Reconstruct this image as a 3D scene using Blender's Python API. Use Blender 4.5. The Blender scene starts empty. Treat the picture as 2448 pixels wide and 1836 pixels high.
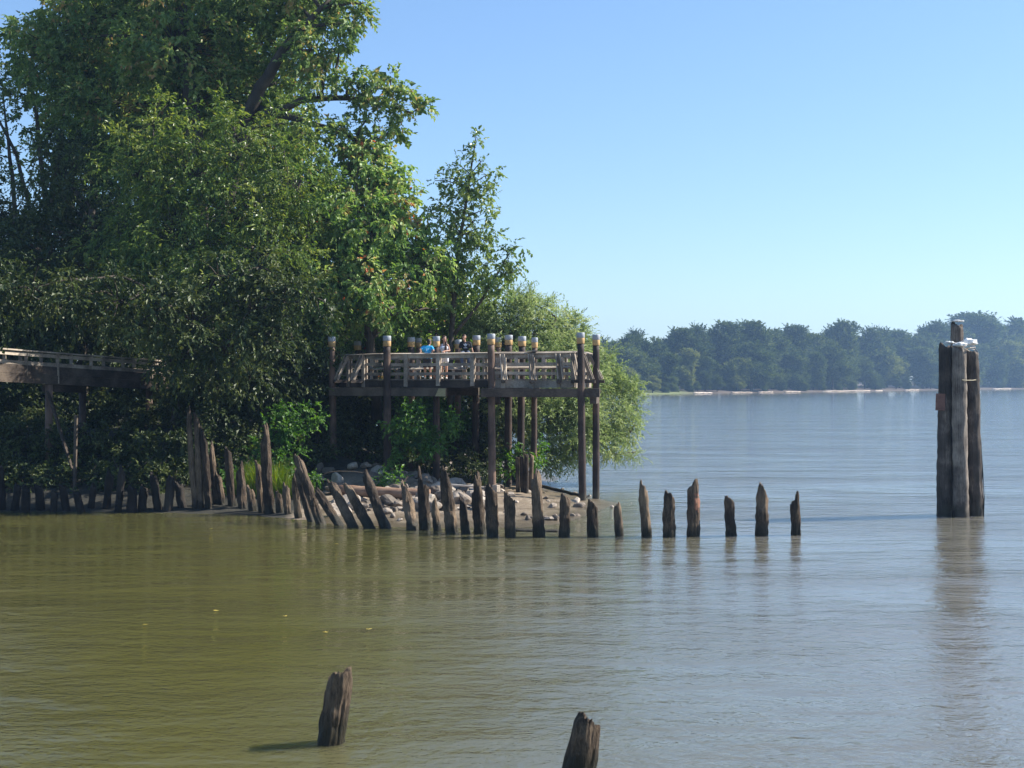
import bpy, bmesh, math, random
import numpy as np
from mathutils import Vector, Matrix, noise

R = math.radians
SC = bpy.context.scene
COL = SC.collection

# ---------------------------------------------------------------- camera
F = 3264.0          # focal length in photo pixels (2448 wide)
H = 4.7             # eye height above the water
CXP, HOR = 1224.0, 912.0
cam_d = bpy.data.cameras.new('camera')
cam_d.sensor_width = 36.0
cam_d.lens = 36.0 * F / 2448.0
cam_d.clip_start = 0.3
cam_d.clip_end = 8000
cam = bpy.data.objects.new('camera', cam_d)
COL.objects.link(cam)
cam.location = (0, 0, H)
cam.rotation_euler = (R(90 - 0.105), 0, 0)
SC.camera = cam

# ---------------------------------------------------------------- light
SUN_EL, SUN_AZ = 40.0, 14.0     # azimuth measured from +X towards +Y
world = bpy.data.worlds.new('World')
SC.world = world
world.use_nodes = True
wn = world.node_tree
for n in list(wn.nodes):
    wn.nodes.remove(n)
wo = wn.nodes.new('ShaderNodeOutputWorld')
wb = wn.nodes.new('ShaderNodeBackground')
sk = wn.nodes.new('ShaderNodeTexSky')
sk.sky_type = 'NISHITA'
sk.sun_disc = False
sk.sun_elevation = R(SUN_EL)
sk.sun_rotation = R(90 - SUN_AZ)
sk.air_density = 1.0
sk.dust_density = 0.4
sk.ozone_density = 2.0
sk.altitude = 0
wb.inputs['Strength'].default_value = 0.116
hs = wn.nodes.new('ShaderNodeHueSaturation'); hs.inputs['Saturation'].default_value = 1.1; hs.inputs['Hue'].default_value = 0.5
gm = wn.nodes.new('ShaderNodeGamma'); gm.inputs['Gamma'].default_value = 0.80
mt = wn.nodes.new('ShaderNodeVectorMath'); mt.operation = 'MULTIPLY'; mt.inputs[1].default_value = (0.84, 0.975, 1.16)
wn.links.new(sk.outputs[0], hs.inputs['Color']); wn.links.new(hs.outputs[0], gm.inputs['Color'])
wn.links.new(gm.outputs[0], mt.inputs[0]); wn.links.new(mt.outputs[0], wb.inputs['Color'])
wn.links.new(wb.outputs[0], wo.inputs['Surface'])
sun_d = bpy.data.lights.new('sun', 'SUN')
sun_d.energy = 5.0
sun_d.angle = R(0.53)
sun_d.color = (1.0, 0.95, 0.86)
sun = bpy.data.objects.new('sun', sun_d)
COL.objects.link(sun)
sdir = Vector((math.cos(R(SUN_EL)) * math.cos(R(SUN_AZ)), math.cos(R(SUN_EL)) * math.sin(R(SUN_AZ)), math.sin(R(SUN_EL))))
sun.rotation_euler = sdir.to_track_quat('Z', 'Y').to_euler()
sun.location = (30, 20, 60)
SC.view_settings.view_transform = 'Standard'
SC.view_settings.look = 'None'
SC.view_settings.gamma = 1
SC.view_settings.exposure = 1.0
SC.cycles.max_bounces = 8
SC.cycles.transparent_max_bounces = 8
SC.cycles.use_denoising = True

# ---------------------------------------------------------------- helpers
def PW(px, py, D):
    return Vector(((px - CXP) * D / F, D, H + (HOR - py) * D / F))
def WD(py, z=0.0):
    return (H - z) * F / (py - HOR)
def PX(D, n):
    return n * D / F

def tag(o, label=None, cat=None, group=None, kind=None):
    if label: o['label'] = label
    if cat: o['category'] = cat
    if group: o['group'] = group
    if kind: o['kind'] = kind
    return o
def empty(name, loc, label=None, cat=None, group=None):
    o = bpy.data.objects.new(name, None)
    COL.objects.link(o)
    o.location = loc
    o.empty_display_size = 0.3
    return tag(o, label, cat, group)
def link(name, me, mats, parent=None, loc=None):
    o = bpy.data.objects.new(name, me)
    COL.objects.link(o)
    for m in (mats if isinstance(mats, (list, tuple)) else [mats]):
        if not me.materials or m.name not in [x.name for x in me.materials]:
            me.materials.append(m)
    if parent is not None:
        o.parent = parent
        # geometry given in world coordinates: undo the parent's place
        pl = Vector((0, 0, 0)); p = parent
        while p is not None:
            pl += p.location; p = p.parent
        o.location = -pl if loc is None else Vector(loc) - pl
    elif loc is not None:
        o.location = loc
    return o
def np_mesh(name, V, Fq, rnd=None, smooth=False):
    """V (n,3), Fq (m,4) quads (or (m,3))"""
    me = bpy.data.meshes.new(name)
    V = np.asarray(V, dtype=np.float32); Fq = np.asarray(Fq, dtype=np.int32)
    k = Fq.shape[1]
    me.vertices.add(len(V)); me.vertices.foreach_set('co', V.ravel())
    me.loops.add(Fq.size); me.loops.foreach_set('vertex_index', Fq.ravel())
    me.polygons.add(len(Fq))
    me.polygons.foreach_set('loop_start', np.arange(0, Fq.size, k, dtype=np.int32))
    try:
        me.polygons.foreach_set('loop_total', np.full(len(Fq), k, dtype=np.int32))
    except Exception:
        pass
    me.polygons.foreach_set('use_smooth', np.full(len(Fq), smooth, dtype=bool))
    me.update(calc_edges=True)
    if rnd is not None:
        a = me.attributes.new('rnd', 'FLOAT', 'FACE')
        a.data.foreach_set('value', np.asarray(rnd, dtype=np.float32))
    me.validate()
    return me
class MB:
    """collects pieces of ONE part"""
    def __init__(s): s.v = []; s.f = []
    def add(s, v, f):
        b = len(s.v); s.v += [tuple(x) for x in v]; s.f += [tuple(b + i for i in q) for q in f]
    def box(s, c, size, M=None):
        x, y, z = size[0] / 2, size[1] / 2, size[2] / 2
        v = [Vector((a, b, d)) for d in (-z, z) for b in (-y, y) for a in (-x, x)]
        if M is not None: v = [M @ q for q in v]
        c = Vector(c)
        s.add([c + q for q in v], [(0, 2, 3, 1), (4, 5, 7, 6), (0, 1, 5, 4), (2, 6, 7, 3), (0, 4, 6, 2), (1, 3, 7, 5)])
    def plank(s, p0, p1, w, h, up=(0, 0, 1)):
        """board from p0 to p1; w across, h along 'up'"""
        p0 = Vector(p0); p1 = Vector(p1); d = p1 - p0; L = d.length; d.normalize()
        up = Vector(up); sd = d.cross(up)
        if sd.length < 1e-4: sd = d.cross(Vector((0, 1, 0)))
        sd.normalize(); u = sd.cross(d).normalized()
        M = Matrix((d, sd, u)).transposed()
        s.box((p0 + p1) / 2, (L, w, h), M)
    def tube(s, pts, rads, n=8, cap=True):
        pts = [Vector(p) for p in pts]; rings = []
        ref = Vector((0, 0, 1))
        for i, p in enumerate(pts):
            d = (pts[min(i + 1, len(pts) - 1)] - pts[max(i - 1, 0)]).normalized()
            a = d.cross(ref)
            if a.length < 0.05: a = d.cross(Vector((0, 1, 0)))
            a.normalize(); b = d.cross(a).normalized()
            rings.append([p + (a * math.cos(2 * math.pi * k / n) + b * math.sin(2 * math.pi * k / n)) * rads[i] for k in range(n)])
        v = [q for r in rings for q in r]
        f = [(i * n + k, i * n + (k + 1) % n, (i + 1) * n + (k + 1) % n, (i + 1) * n + k) for i in range(len(pts) - 1) for k in range(n)]
        if cap:
            f.append(tuple(range(n))[::-1]); f.append(tuple((len(pts) - 1) * n + k for k in range(n)))
        s.add(v, f)
    def build(s, name, mat, parent=None, smooth=False, bevel=0.0):
        me = bpy.data.meshes.new(name)
        me.from_pydata(s.v, [], s.f); me.validate()
        if smooth:
            me.polygons.foreach_set('use_smooth', [True] * len(me.polygons))
        o = link(name, me, mat, parent)
        if bevel > 0:
            m = o.modifiers.new('edge', 'BEVEL'); m.width = bevel; m.segments = 2; m.limit_method = 'ANGLE'
        return o

# ---------------------------------------------------------------- materials
def mat_new(name):
    m = bpy.data.materials.new(name); m.use_nodes = True
    nt = m.node_tree
    for n in list(nt.nodes): nt.nodes.remove(n)
    out = nt.nodes.new('ShaderNodeOutputMaterial')
    bs = nt.nodes.new('ShaderNodeBsdfPrincipled')
    nt.links.new(bs.outputs[0], out.inputs['Surface'])
    return m, nt, bs, out
def N(nt, t, **kw):
    n = nt.nodes.new(t)
    for k, v in kw.items():
        if k in n.inputs.keys(): n.inputs[k].default_value = v
        else: setattr(n, k, v)
    return n
def ramp(nt, stops):
    r = nt.nodes.new('ShaderNodeValToRGB')
    e = r.color_ramp.elements
    while len(e) < len(stops): e.new(0.5)
    for i, (p, c) in enumerate(stops):
        e[i].position = p; e[i].color = (c[0], c[1], c[2], 1)
    return r
def wood_mat(name, dark, mid, light, sc=(9, 9, 1.2), bump=0.02, rough=0.85, wet=None, obj=False):
    m, nt, bs, out = mat_new(name)
    g = N(nt, 'ShaderNodeTexCoord') if obj else N(nt, 'ShaderNodeNewGeometry')
    src = g.outputs['Object'] if obj else g.outputs['Position']
    mp = N(nt, 'ShaderNodeMapping'); mp.inputs['Scale'].default_value = sc
    nt.links.new(src, mp.inputs['Vector'])
    a = N(nt, 'ShaderNodeTexNoise', Scale=3.0, Detail=8.0, Roughness=0.65)
    nt.links.new(mp.outputs[0], a.inputs['Vector'])
    b = N(nt, 'ShaderNodeTexNoise', Scale=1.3, Detail=4.0)
    nt.links.new(src, b.inputs['Vector'])
    fine = N(nt, 'ShaderNodeTexNoise', Scale=11.0, Detail=4.0, Roughness=0.6)
    nt.links.new(mp.outputs[0], fine.inputs['Vector'])
    cmb = N(nt, 'ShaderNodeMath', operation='MULTIPLY_ADD'); cmb.inputs[1].default_value = 0.45
    hf = N(nt, 'ShaderNodeMath', operation='MULTIPLY'); hf.inputs[1].default_value = 0.55
    nt.links.new(a.outputs['Fac'], hf.inputs[0]); nt.links.new(fine.outputs['Fac'], cmb.inputs[0]); nt.links.new(hf.outputs[0], cmb.inputs[2])
    r = ramp(nt, [(0.34, dark), (0.52, mid), (0.70, light)])
    mx = N(nt, 'ShaderNodeMath', operation='MULTIPLY_ADD'); mx.inputs[1].default_value = 0.55
    nt.links.new(b.outputs['Fac'], mx.inputs[0])
    ad = N(nt, 'ShaderNodeMath', operation='MULTIPLY'); ad.inputs[1].default_value = 0.55
    nt.links.new(cmb.outputs[0], ad.inputs[0]); nt.links.new(ad.outputs[0], mx.inputs[2])
    oi = N(nt, 'ShaderNodeObjectInfo'); tn = N(nt, 'ShaderNodeMath', operation='MULTIPLY_ADD'); tn.inputs[1].default_value = 0.16
    of = N(nt, 'ShaderNodeMath', operation='SUBTRACT'); of.inputs[1].default_value = 0.5
    nt.links.new(oi.outputs['Random'], of.inputs[0]); nt.links.new(of.outputs[0], tn.inputs[0]); nt.links.new(mx.outputs[0], tn.inputs[2])
    nt.links.new(tn.outputs[0], r.inputs[0])
    last = r.outputs[0]
    if wet is not None:     # wet, algae-dark band just over the waterline
        sx = N(nt, 'ShaderNodeSeparateXYZ'); g2 = N(nt, 'ShaderNodeNewGeometry')
        nt.links.new(g2.outputs['Position'], sx.inputs[0])
        w1 = N(nt, 'ShaderNodeMath', operation='MULTIPLY_ADD'); w1.inputs[1].default_value = 0.6
        nt.links.new(b.outputs['Fac'], w1.inputs[0])
        nt.links.new(sx.outputs['Z'], w1.inputs[2])
        mr = N(nt, 'ShaderNodeMapRange'); mr.inputs['From Min'].default_value = 0.48; mr.inputs['From Max'].default_value = 0.72
        mr.inputs['To Min'].default_value = 0.85; mr.inputs['To Max'].default_value = 0.0
        nt.links.new(w1.outputs[0], mr.inputs['Value'])
        mc = N(nt, 'ShaderNodeMix', data_type='RGBA')
        nt.links.new(mr.outputs[0], mc.inputs[0]); nt.links.new(last, mc.inputs[6])
        mc.inputs[7].default_value = (*wet, 1)
        last = mc.outputs[2]
        rr = N(nt, 'ShaderNodeMapRange'); rr.inputs['To Min'].default_value = rough; rr.inputs['To Max'].default_value = 0.4
        nt.links.new(mr.outputs[0], rr.inputs['Value']); nt.links.new(rr.outputs[0], bs.inputs['Roughness'])
    else:
        bs.inputs['Roughness'].default_value = rough
    nt.links.new(last, bs.inputs['Base Color'])
    bp = N(nt, 'ShaderNodeBump', Strength=0.8, Distance=bump)
    nt.links.new(cmb.outputs[0], bp.inputs['Height']); nt.links.new(bp.outputs[0], bs.inputs['Normal'])
    bs.inputs['Specular IOR Level'].default_value = 0.3
    return m
def leaf_mat(name, cols, trans=0.38, rough=0.5, spec=0.35, tcol=None):
    m, nt, bs, out = mat_new(name)
    at = N(nt, 'ShaderNodeAttribute', attribute_name='rnd')
    g = N(nt, 'ShaderNodeNewGeometry')
    nz = N(nt, 'ShaderNodeTexNoise', Scale=0.35, Detail=3.0)
    nt.links.new(g.outputs['Position'], nz.inputs['Vector'])
    mx = N(nt, 'ShaderNodeMath', operation='MULTIPLY_ADD'); mx.inputs[1].default_value = 0.6
    sb = N(nt, 'ShaderNodeMath', operation='SUBTRACT'); sb.inputs[1].default_value = 0.5
    nt.links.new(nz.outputs['Fac'], sb.inputs[0]); nt.links.new(sb.outputs[0], mx.inputs[0]); nt.links.new(at.outputs['Fac'], mx.inputs[2])
    r = ramp(nt, cols)
    nt.links.new(mx.outputs[0], r.inputs[0])
    nt.links.new(r.outputs[0], bs.inputs['Base Color'])
    bs.inputs['Roughness'].default_value = rough
    bs.inputs['Specular IOR Level'].default_value = spec
    tr = N(nt, 'ShaderNodeBsdfTranslucent')
    hs = N(nt, 'ShaderNodeHueSaturation', Saturation=1.2, Value=1.5)
    hs.inputs['Hue'].default_value = 0.485
    nt.links.new(r.outputs[0], hs.inputs['Color']); nt.links.new(hs.outputs[0], tr.inputs['Color'])
    ms = N(nt, 'ShaderNodeMixShader'); ms.inputs[0].default_value = trans
    nt.links.new(bs.outputs[0], ms.inputs[1]); nt.links.new(tr.outputs[0], ms.inputs[2])
    nt.links.new(ms.outputs[0], out.inputs['Surface'])
    return m
def plain(name, col, rough=0.7, var=0.15, scale=6.0, bump=0.004, spec=0.4, metal=0.0):
    m, nt, bs, out = mat_new(name)
    tc = N(nt, 'ShaderNodeTexCoord')
    nz = N(nt, 'ShaderNodeTexNoise', Scale=scale, Detail=6.0)
    nt.links.new(tc.outputs['Object'], nz.inputs['Vector'])
    lo = tuple(c * (1 - var) for c in col); hi = tuple(min(1, c * (1 + var)) for c in col)
    r = ramp(nt, [(0.3, lo), (0.7, hi)])
    nt.links.new(nz.outputs['Fac'], r.inputs[0]); nt.links.new(r.outputs[0], bs.inputs['Base Color'])
    bs.inputs['Roughness'].default_value = rough
    bs.inputs['Specular IOR Level'].default_value = spec
    bs.inputs['Metallic'].default_value = metal
    if bump:
        bp = N(nt, 'ShaderNodeBump', Strength=0.6, Distance=bump)
        nt.links.new(nz.outputs['Fac'], bp.inputs['Height']); nt.links.new(bp.outputs[0], bs.inputs['Normal'])
    return m

M_OLD = wood_mat('rotten_wood', (0.010, 0.007, 0.005), (0.055, 0.038, 0.025), (0.24, 0.17, 0.11), sc=(9, 9, 1.3), bump=0.08, wet=(0.018, 0.017, 0.008))
M_TORN = wood_mat('torn_wood', (0.08, 0.03, 0.02), (0.22, 0.10, 0.06), (0.4, 0.2, 0.13), sc=(9, 9, 1.3), bump=0.04)
M_SHADEP = wood_mat('shade_tone_wood', (0.006, 0.005, 0.004), (0.018, 0.014, 0.011), (0.045, 0.036, 0.028), bump=0.03)  # shade of the bank is put into this near-black wood colour
M_PILE = wood_mat('creosote_pile', (0.018, 0.013, 0.011), (0.055, 0.036, 0.028), (0.19, 0.12, 0.085), sc=(12, 12, 0.6), bump=0.012, rough=0.7, wet=(0.07, 0.06, 0.04))
M_DOL = wood_mat('dolphin_wood', (0.015, 0.012, 0.010), (0.085, 0.068, 0.056), (0.32, 0.27, 0.22), sc=(10, 10, 0.5), bump=0.03, wet=(0.03, 0.025, 0.016))
M_BOARD = wood_mat('weathered_board', (0.07, 0.057, 0.045), (0.25, 0.205, 0.16), (0.56, 0.47, 0.37), sc=(5, 5, 5), bump=0.008, rough=0.75)
M_BEAM = wood_mat('dark_beam', (0.02, 0.015, 0.012), (0.06, 0.045, 0.035), (0.15, 0.115, 0.085), sc=(3, 3, 6), bump=0.01)
M_END = wood_mat('cut_end', (0.16, 0.14, 0.07), (0.34, 0.30, 0.17), (0.5, 0.46, 0.3), sc=(6, 6, 6), bump=0.01)
M_LOG = wood_mat('red_timber', (0.07, 0.038, 0.025), (0.19, 0.105, 0.065), (0.36, 0.24, 0.16), sc=(1.2, 8, 8), bump=0.02)
M_DRIFT = wood_mat('pale_driftwood', (0.35, 0.27, 0.2), (0.55, 0.44, 0.34), (0.75, 0.66, 0.55), sc=(0.5, 3, 3), bump=0.02)
M_BARK = wood_mat('bark', (0.022, 0.018, 0.014), (0.06, 0.048, 0.036), (0.13, 0.105, 0.08), sc=(8, 8, 1.5), bump=0.03)
M_SLEEVE = plain('grey_sleeve', (0.36, 0.37, 0.39), rough=0.45, var=0.12, scale=3)
M_BAND = plain('tan_band', (0.50, 0.31, 0.13), rough=0.7, var=0.2, scale=5)
M_GUANO = plain('white_crust', (0.78, 0.77, 0.74), rough=0.8, var=0.12, scale=5, bump=0.02)
M_SIGN = plain('rusty_sign', (0.16, 0.08, 0.06), rough=0.7, var=0.3, scale=6)
M_ROPE = plain('dark_rope', (0.035, 0.045, 0.05), rough=0.6, bump=0)
M_WIRE = plain('wire_band', (0.45, 0.38, 0.22), rough=0.4, bump=0)

def rock_mat():
    m, nt, bs, out = mat_new('riprap_rock')
    oi = N(nt, 'ShaderNodeObjectInfo'); tc = N(nt, 'ShaderNodeTexCoord')
    nz = N(nt, 'ShaderNodeTexNoise', Scale=3.5, Detail=8.0, Roughness=0.6)
    nt.links.new(tc.outputs['Object'], nz.inputs['Vector'])
    r = ramp(nt, [(0.2, (0.06, 0.05, 0.04)), (0.45, (0.17, 0.13, 0.095)), (0.62, (0.29, 0.24, 0.19)), (0.85, (0.46, 0.39, 0.31))])
    mx = N(nt, 'ShaderNodeMath', operation='MULTIPLY_ADD'); mx.inputs[1].default_value = 0.5
    nt.links.new(oi.outputs['Random'], mx.inputs[0])
    s = N(nt, 'ShaderNodeMath', operation='MULTIPLY'); s.inputs[1].default_value = 0.6
    nt.links.new(nz.outputs['Fac'], s.inputs[0]); nt.links.new(s.outputs[0], mx.inputs[2])
    nt.links.new(mx.outputs[0], r.inputs[0]); nt.links.new(r.outputs[0], bs.inputs['Base Color'])
    bs.inputs['Roughness'].default_value = 0.8
    bp = N(nt, 'ShaderNodeBump', Strength=0.7, Distance=0.02)
    nt.links.new(nz.outputs['Fac'], bp.inputs['Height']); nt.links.new(bp.outputs[0], bs.inputs['Normal'])
    return m
M_ROCK = rock_mat()

def ground_mat():
    m, nt, bs, out = mat_new('bank_soil')
    g = N(nt, 'ShaderNodeNewGeometry'); sx = N(nt, 'ShaderNodeSeparateXYZ')
    nt.links.new(g.outputs['Position'], sx.inputs[0])
    n1 = N(nt, 'ShaderNodeTexNoise', Scale=0.9, Detail=8.0, Roughness=0.65)
    n2 = N(nt, 'ShaderNodeTexNoise', Scale=14.0, Detail=6.0)
    nt.links.new(g.outputs['Position'], n1.inputs['Vector']); nt.links.new(g.outputs['Position'], n2.inputs['Vector'])
    mud = ramp(nt, [(0.36, (0.09, 0.066, 0.045)), (0.5, (0.20, 0.152, 0.104)), (0.66, (0.31, 0.25, 0.18))])
    ad = N(nt, 'ShaderNodeMath', operation='MULTIPLY_ADD'); ad.inputs[1].default_value = 0.3
    nt.links.new(n2.outputs['Fac'], ad.inputs[0])
    sm = N(nt, 'ShaderNodeMath', operation='MULTIPLY'); sm.inputs[1].default_value = 0.72
    nt.links.new(n1.outputs['Fac'], sm.inputs[0]); nt.links.new(sm.outputs[0], ad.inputs[2])
    nt.links.new(ad.outputs[0], mud.inputs[0])
    soil = ramp(nt, [(0.4, (0.012, 0.011, 0.007)), (0.6, (0.03, 0.027, 0.015))])
    nt.links.new(n2.outputs['Fac'], soil.inputs[0])
    zf = N(nt, 'ShaderNodeMath', operation='MULTIPLY_ADD'); zf.inputs[1].default_value = 0.8
    xl = N(nt, 'ShaderNodeMapRange'); xl.inputs['From Min'].default_value = -6.8; xl.inputs['From Max'].default_value = -8.2; xl.inputs['To Max'].default_value = 1.5  # left bank gets the dark soil tone down to the water, painting in its shade
    nt.links.new(sx.outputs['X'], xl.inputs['Value'])
    az = N(nt, 'ShaderNodeMath', operation='ADD'); nt.links.new(sx.outputs['Z'], az.inputs[0]); nt.links.new(xl.outputs[0], az.inputs[1])
    nt.links.new(n1.outputs['Fac'], zf.inputs[0]); nt.links.new(az.outputs[0], zf.inputs[2])
    mr = N(nt, 'ShaderNodeMapRange'); mr.inputs['From Min'].default_value = 1.25; mr.inputs['From Max'].default_value = 1.6
    nt.links.new(zf.outputs[0], mr.inputs['Value'])
    mc = N(nt, 'ShaderNodeMix', data_type='RGBA')
    nt.links.new(mr.outputs[0], mc.inputs[0]); nt.links.new(mud.outputs[0], mc.inputs[6]); nt.links.new(soil.outputs[0], mc.inputs[7])
    # soaked mud just over the waterline is darker
    wz = N(nt, 'ShaderNodeMath', operation='MULTIPLY_ADD'); wz.inputs[1].default_value = 0.25
    nt.links.new(n1.outputs['Fac'], wz.inputs[0]); nt.links.new(az.outputs[0], wz.inputs[2])
    wr = N(nt, 'ShaderNodeMapRange'); wr.inputs['From Min'].default_value = 0.16; wr.inputs['From Max'].default_value = 0.32; wr.inputs['To Min'].default_value = 0.75; wr.inputs['To Max'].default_value = 0.0
    nt.links.new(wz.outputs[0], wr.inputs['Value'])
    mw = N(nt, 'ShaderNodeMix', data_type='RGBA'); mw.inputs[7].default_value = (0.085, 0.068, 0.04, 1)
    nt.links.new(wr.outputs[0], mw.inputs[0]); nt.links.new(mc.outputs[2], mw.inputs[6]); nt.links.new(mw.outputs[2], bs.inputs['Base Color'])
    rr = N(nt, 'ShaderNodeMapRange'); rr.inputs['From Min'].default_value = 0.02; rr.inputs['From Max'].default_value = 0.5
    rr.inputs['To Min'].default_value = 0.28; rr.inputs['To Max'].default_value = 0.85
    nt.links.new(az.outputs[0], rr.inputs['Value']); nt.links.new(rr.outputs[0], bs.inputs['Roughness'])
    bp = N(nt, 'ShaderNodeBump', Strength=0.9, Distance=0.14)
    nt.links.new(ad.outputs[0], bp.inputs['Height']); nt.links.new(bp.outputs[0], bs.inputs['Normal'])
    return m
M_GROUND = ground_mat()

def water_mat():
    m, nt, bs, out = mat_new('river_water')
    g = N(nt, 'ShaderNodeNewGeometry')
    big = N(nt, 'ShaderNodeTexNoise', Scale=0.035, Detail=3.0, Roughness=0.6)
    mpb = N(nt, 'ShaderNodeMapping'); mpb.inputs['Scale'].default_value = (0.6, 1.6, 1)
    nt.links.new(g.outputs['Position'], mpb.inputs['Vector']); nt.links.new(mpb.outputs[0], big.inputs['Vector'])
    col = ramp(nt, [(0.35, WATER_A), (0.65, WATER_B)])
    nt.links.new(big.outputs['Fac'], col.inputs[0])
    # the inlet is greener, the open river carries more silt
    sx0 = N(nt, 'ShaderNodeSeparateXYZ'); nt.links.new(g.outputs['Position'], sx0.inputs[0])
    wv = N(nt, 'ShaderNodeMath', operation='MULTIPLY_ADD'); wv.inputs[1].default_value = 9.0
    nt.links.new(big.outputs['Fac'], wv.inputs[0]); nt.links.new(sx0.outputs['X'], wv.inputs[2])
    mrx = N(nt, 'ShaderNodeMapRange'); mrx.inputs['From Min'].default_value = 0.0; mrx.inputs['From Max'].default_value = 12.0
    nt.links.new(wv.outputs[0], mrx.inputs['Value'])
    mcx = N(nt, 'ShaderNodeMix', data_type='RGBA'); mcx.inputs[7].default_value = (0.15, 0.142, 0.115, 1)
    nt.links.new(mrx.outputs[0], mcx.inputs[0]); nt.links.new(col.outputs[0], mcx.inputs[6]); nt.links.new(mcx.outputs[2], bs.inputs['Base Color'])
    bs.inputs['Roughness'].default_value = 0.04
    bs.inputs['Subsurface Weight'].default_value = 1.0; bs.inputs['Subsurface Radius'].default_value = (1.0, 1.0, 0.6); bs.inputs['Subsurface Scale'].default_value = 1.6
    bs.inputs['IOR'].default_value = 1.6
    # wind patches
    ms = N(nt, 'ShaderNodeMapRange'); ms.inputs['From Min'].default_value = 0.35; ms.inputs['From Max'].default_value = 0.65
    ms.inputs['To Min'].default_value = 0.5; ms.inputs['To Max'].default_value = 1.35
    pt = N(nt, 'ShaderNodeTexNoise', Scale=0.11, Detail=4.0, Roughness=0.65)
    mpp = N(nt, 'ShaderNodeMapping'); mpp.inputs['Scale'].default_value = (0.5, 1.3, 1); mpp.inputs['Rotation'].default_value = (0, 0, R(8))
    nt.links.new(g.outputs['Position'], mpp.inputs['Vector']); nt.links.new(mpp.outputs[0], pt.inputs['Vector'])
    nt.links.new(pt.outputs['Fac'], ms.inputs['Value'])
    total = None
    for (s, amp, sx_, rot, det) in [(14.0, 0.010, 0.85, 25, 3), (5.2, 0.028, 0.75, 16, 3), (1.8, 0.044, 0.6, -14, 3), (0.35, 0.11, 0.5, 6, 2)]:
        mp = N(nt, 'ShaderNodeMapping'); mp.inputs['Scale'].default_value = (sx_, 1.0, 1.0); mp.inputs['Rotation'].default_value = (0, 0, R(rot))
        nt.links.new(g.outputs['Position'], mp.inputs['Vector'])
        nz = N(nt, 'ShaderNodeTexNoise', Scale=s, Detail=float(det), Roughness=0.55, Distortion=0.3)
        nt.links.new(mp.outputs[0], nz.inputs['Vector'])
        mu = N(nt, 'ShaderNodeMath', operation='MULTIPLY'); mu.inputs[1].default_value = amp * WAVE
        nt.links.new(nz.outputs['Fac'], mu.inputs[0])
        if total is None: total = mu
        else:
            a = N(nt, 'ShaderNodeMath', operation='ADD'); nt.links.new(total.outputs[0], a.inputs[0]); nt.links.new(mu.outputs[0], a.inputs[1]); total = a
    fin = N(nt, 'ShaderNodeMath', operation='MULTIPLY')
    nt.links.new(total.outputs[0], fin.inputs[0]); nt.links.new(ms.outputs[0], fin.inputs[1])
    bp = N(nt, 'ShaderNodeBump', Strength=1.0, Distance=1.0)
    nt.links.new(fin.outputs[0], bp.inputs['Height']); nt.links.new(bp.outputs[0], bs.inputs['Normal'])
    return m
WATER_A = (0.078, 0.074, 0.020)
WATER_B = (0.098, 0.092, 0.027)
WAVE = 1.0
M_WATER = water_mat()

# ---------------------------------------------------------------- setting
me = np_mesh('water', [(-1500, -150, 0), (1500, -150, 0), (1500, 1700, 0), (-1500, 1700, 0)], [(0, 1, 2, 3)])
tag(link('water', me, M_WATER), kind='structure')

LAND = [(-140, 46), (-40, 49.6), (-18.6, 49.5), (-12.6, 49.0), (-8.9, 47.9), (-7.5, 46.6), (-5.9, 45.2), (-4.4, 44.2), (-1.7, 43.9), (0.6, 44.0), (1.7, 45.2),
        (2.5, 47.6), (3.4, 50.2), (4.1, 52.3), (3.6, 54.2), (2.6, 56.5), (1.9, 60.5), (2.2, 66), (1.5, 76), (-2, 95), (-30, 150), (-140, 190)]
def sdist(X, Y, poly=LAND):
    X = np.asarray(X, float); Y = np.asarray(Y, float)
    d = np.full(X.shape, 1e9); ins = np.zeros(X.shape, bool)
    n = len(poly)
    for i in range(n):
        x0, y0 = poly[i]; x1, y1 = poly[(i + 1) % n]
        ex, ey = x1 - x0, y1 - y0
        t = np.clip(((X - x0) * ex + (Y - y0) * ey) / (ex * ex + ey * ey), 0, 1)
        d = np.minimum(d, np.hypot(X - x0 - t * ex, Y - y0 - t * ey))
        c = ((y0 > Y) != (y1 > Y))
        with np.errstate(divide='ignore', invalid='ignore'):
            xi = (x1 - x0) * (Y - y0) / (y1 - y0 if y1 != y0 else 1e-9) + x0
        ins ^= c & (X < xi)
    return np.where(ins, d, -d)
def wob(X, Y, s=1.0):
    return (np.sin(X * 1.7 * s + 1.3) * np.cos(Y * 1.3 * s + 0.4) + 0.6 * np.sin(X * 3.9 * s - Y * 2.7 * s + 2) + 0.4 * np.cos(X * 7.1 * s + Y * 6.3 * s)) / 2
def ground_z(X, Y):
    X = np.asarray(X, float); Y = np.asarray(Y, float)
    s = sdist(X, Y) + 0.22 * wob(X, Y, 0.9)
    k = np.clip((-8.5 - X) / 5, 0, 1) * 0.10
    inn = s * (0.075 + k) + np.maximum(s - 5.5, 0) * 0.2
    inn = np.where(inn > 2.6, 2.6 + (inn - 2.6) * 0.15, inn)
    z = np.where(s > 0, inn, s * 0.12)
    z = z + 0.035 * wob(X, Y, 2.3) * np.clip(s, 0, 1) + 0.02 * wob(X, Y, 6.1) * np.clip(s, 0, 1)
    return np.maximum(z, -0.9)
def gz(x, y): return float(ground_z(np.array([x]), np.array([y]))[0])
xs = np.concatenate([np.linspace(-140, -20, 60)[:-1], np.linspace(-20, 8, 200)])
ys = np.concatenate([np.linspace(40, 66, 190)[:-1], np.linspace(66, 190, 70)])
GX, GY = np.meshgrid(xs, ys)
GZ = ground_z(GX, GY)
nx, ny = len(xs), len(ys)
V = np.stack([GX.ravel(), GY.ravel(), GZ.ravel()], 1)
idx = np.arange(nx * ny).reshape(ny, nx)
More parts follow.
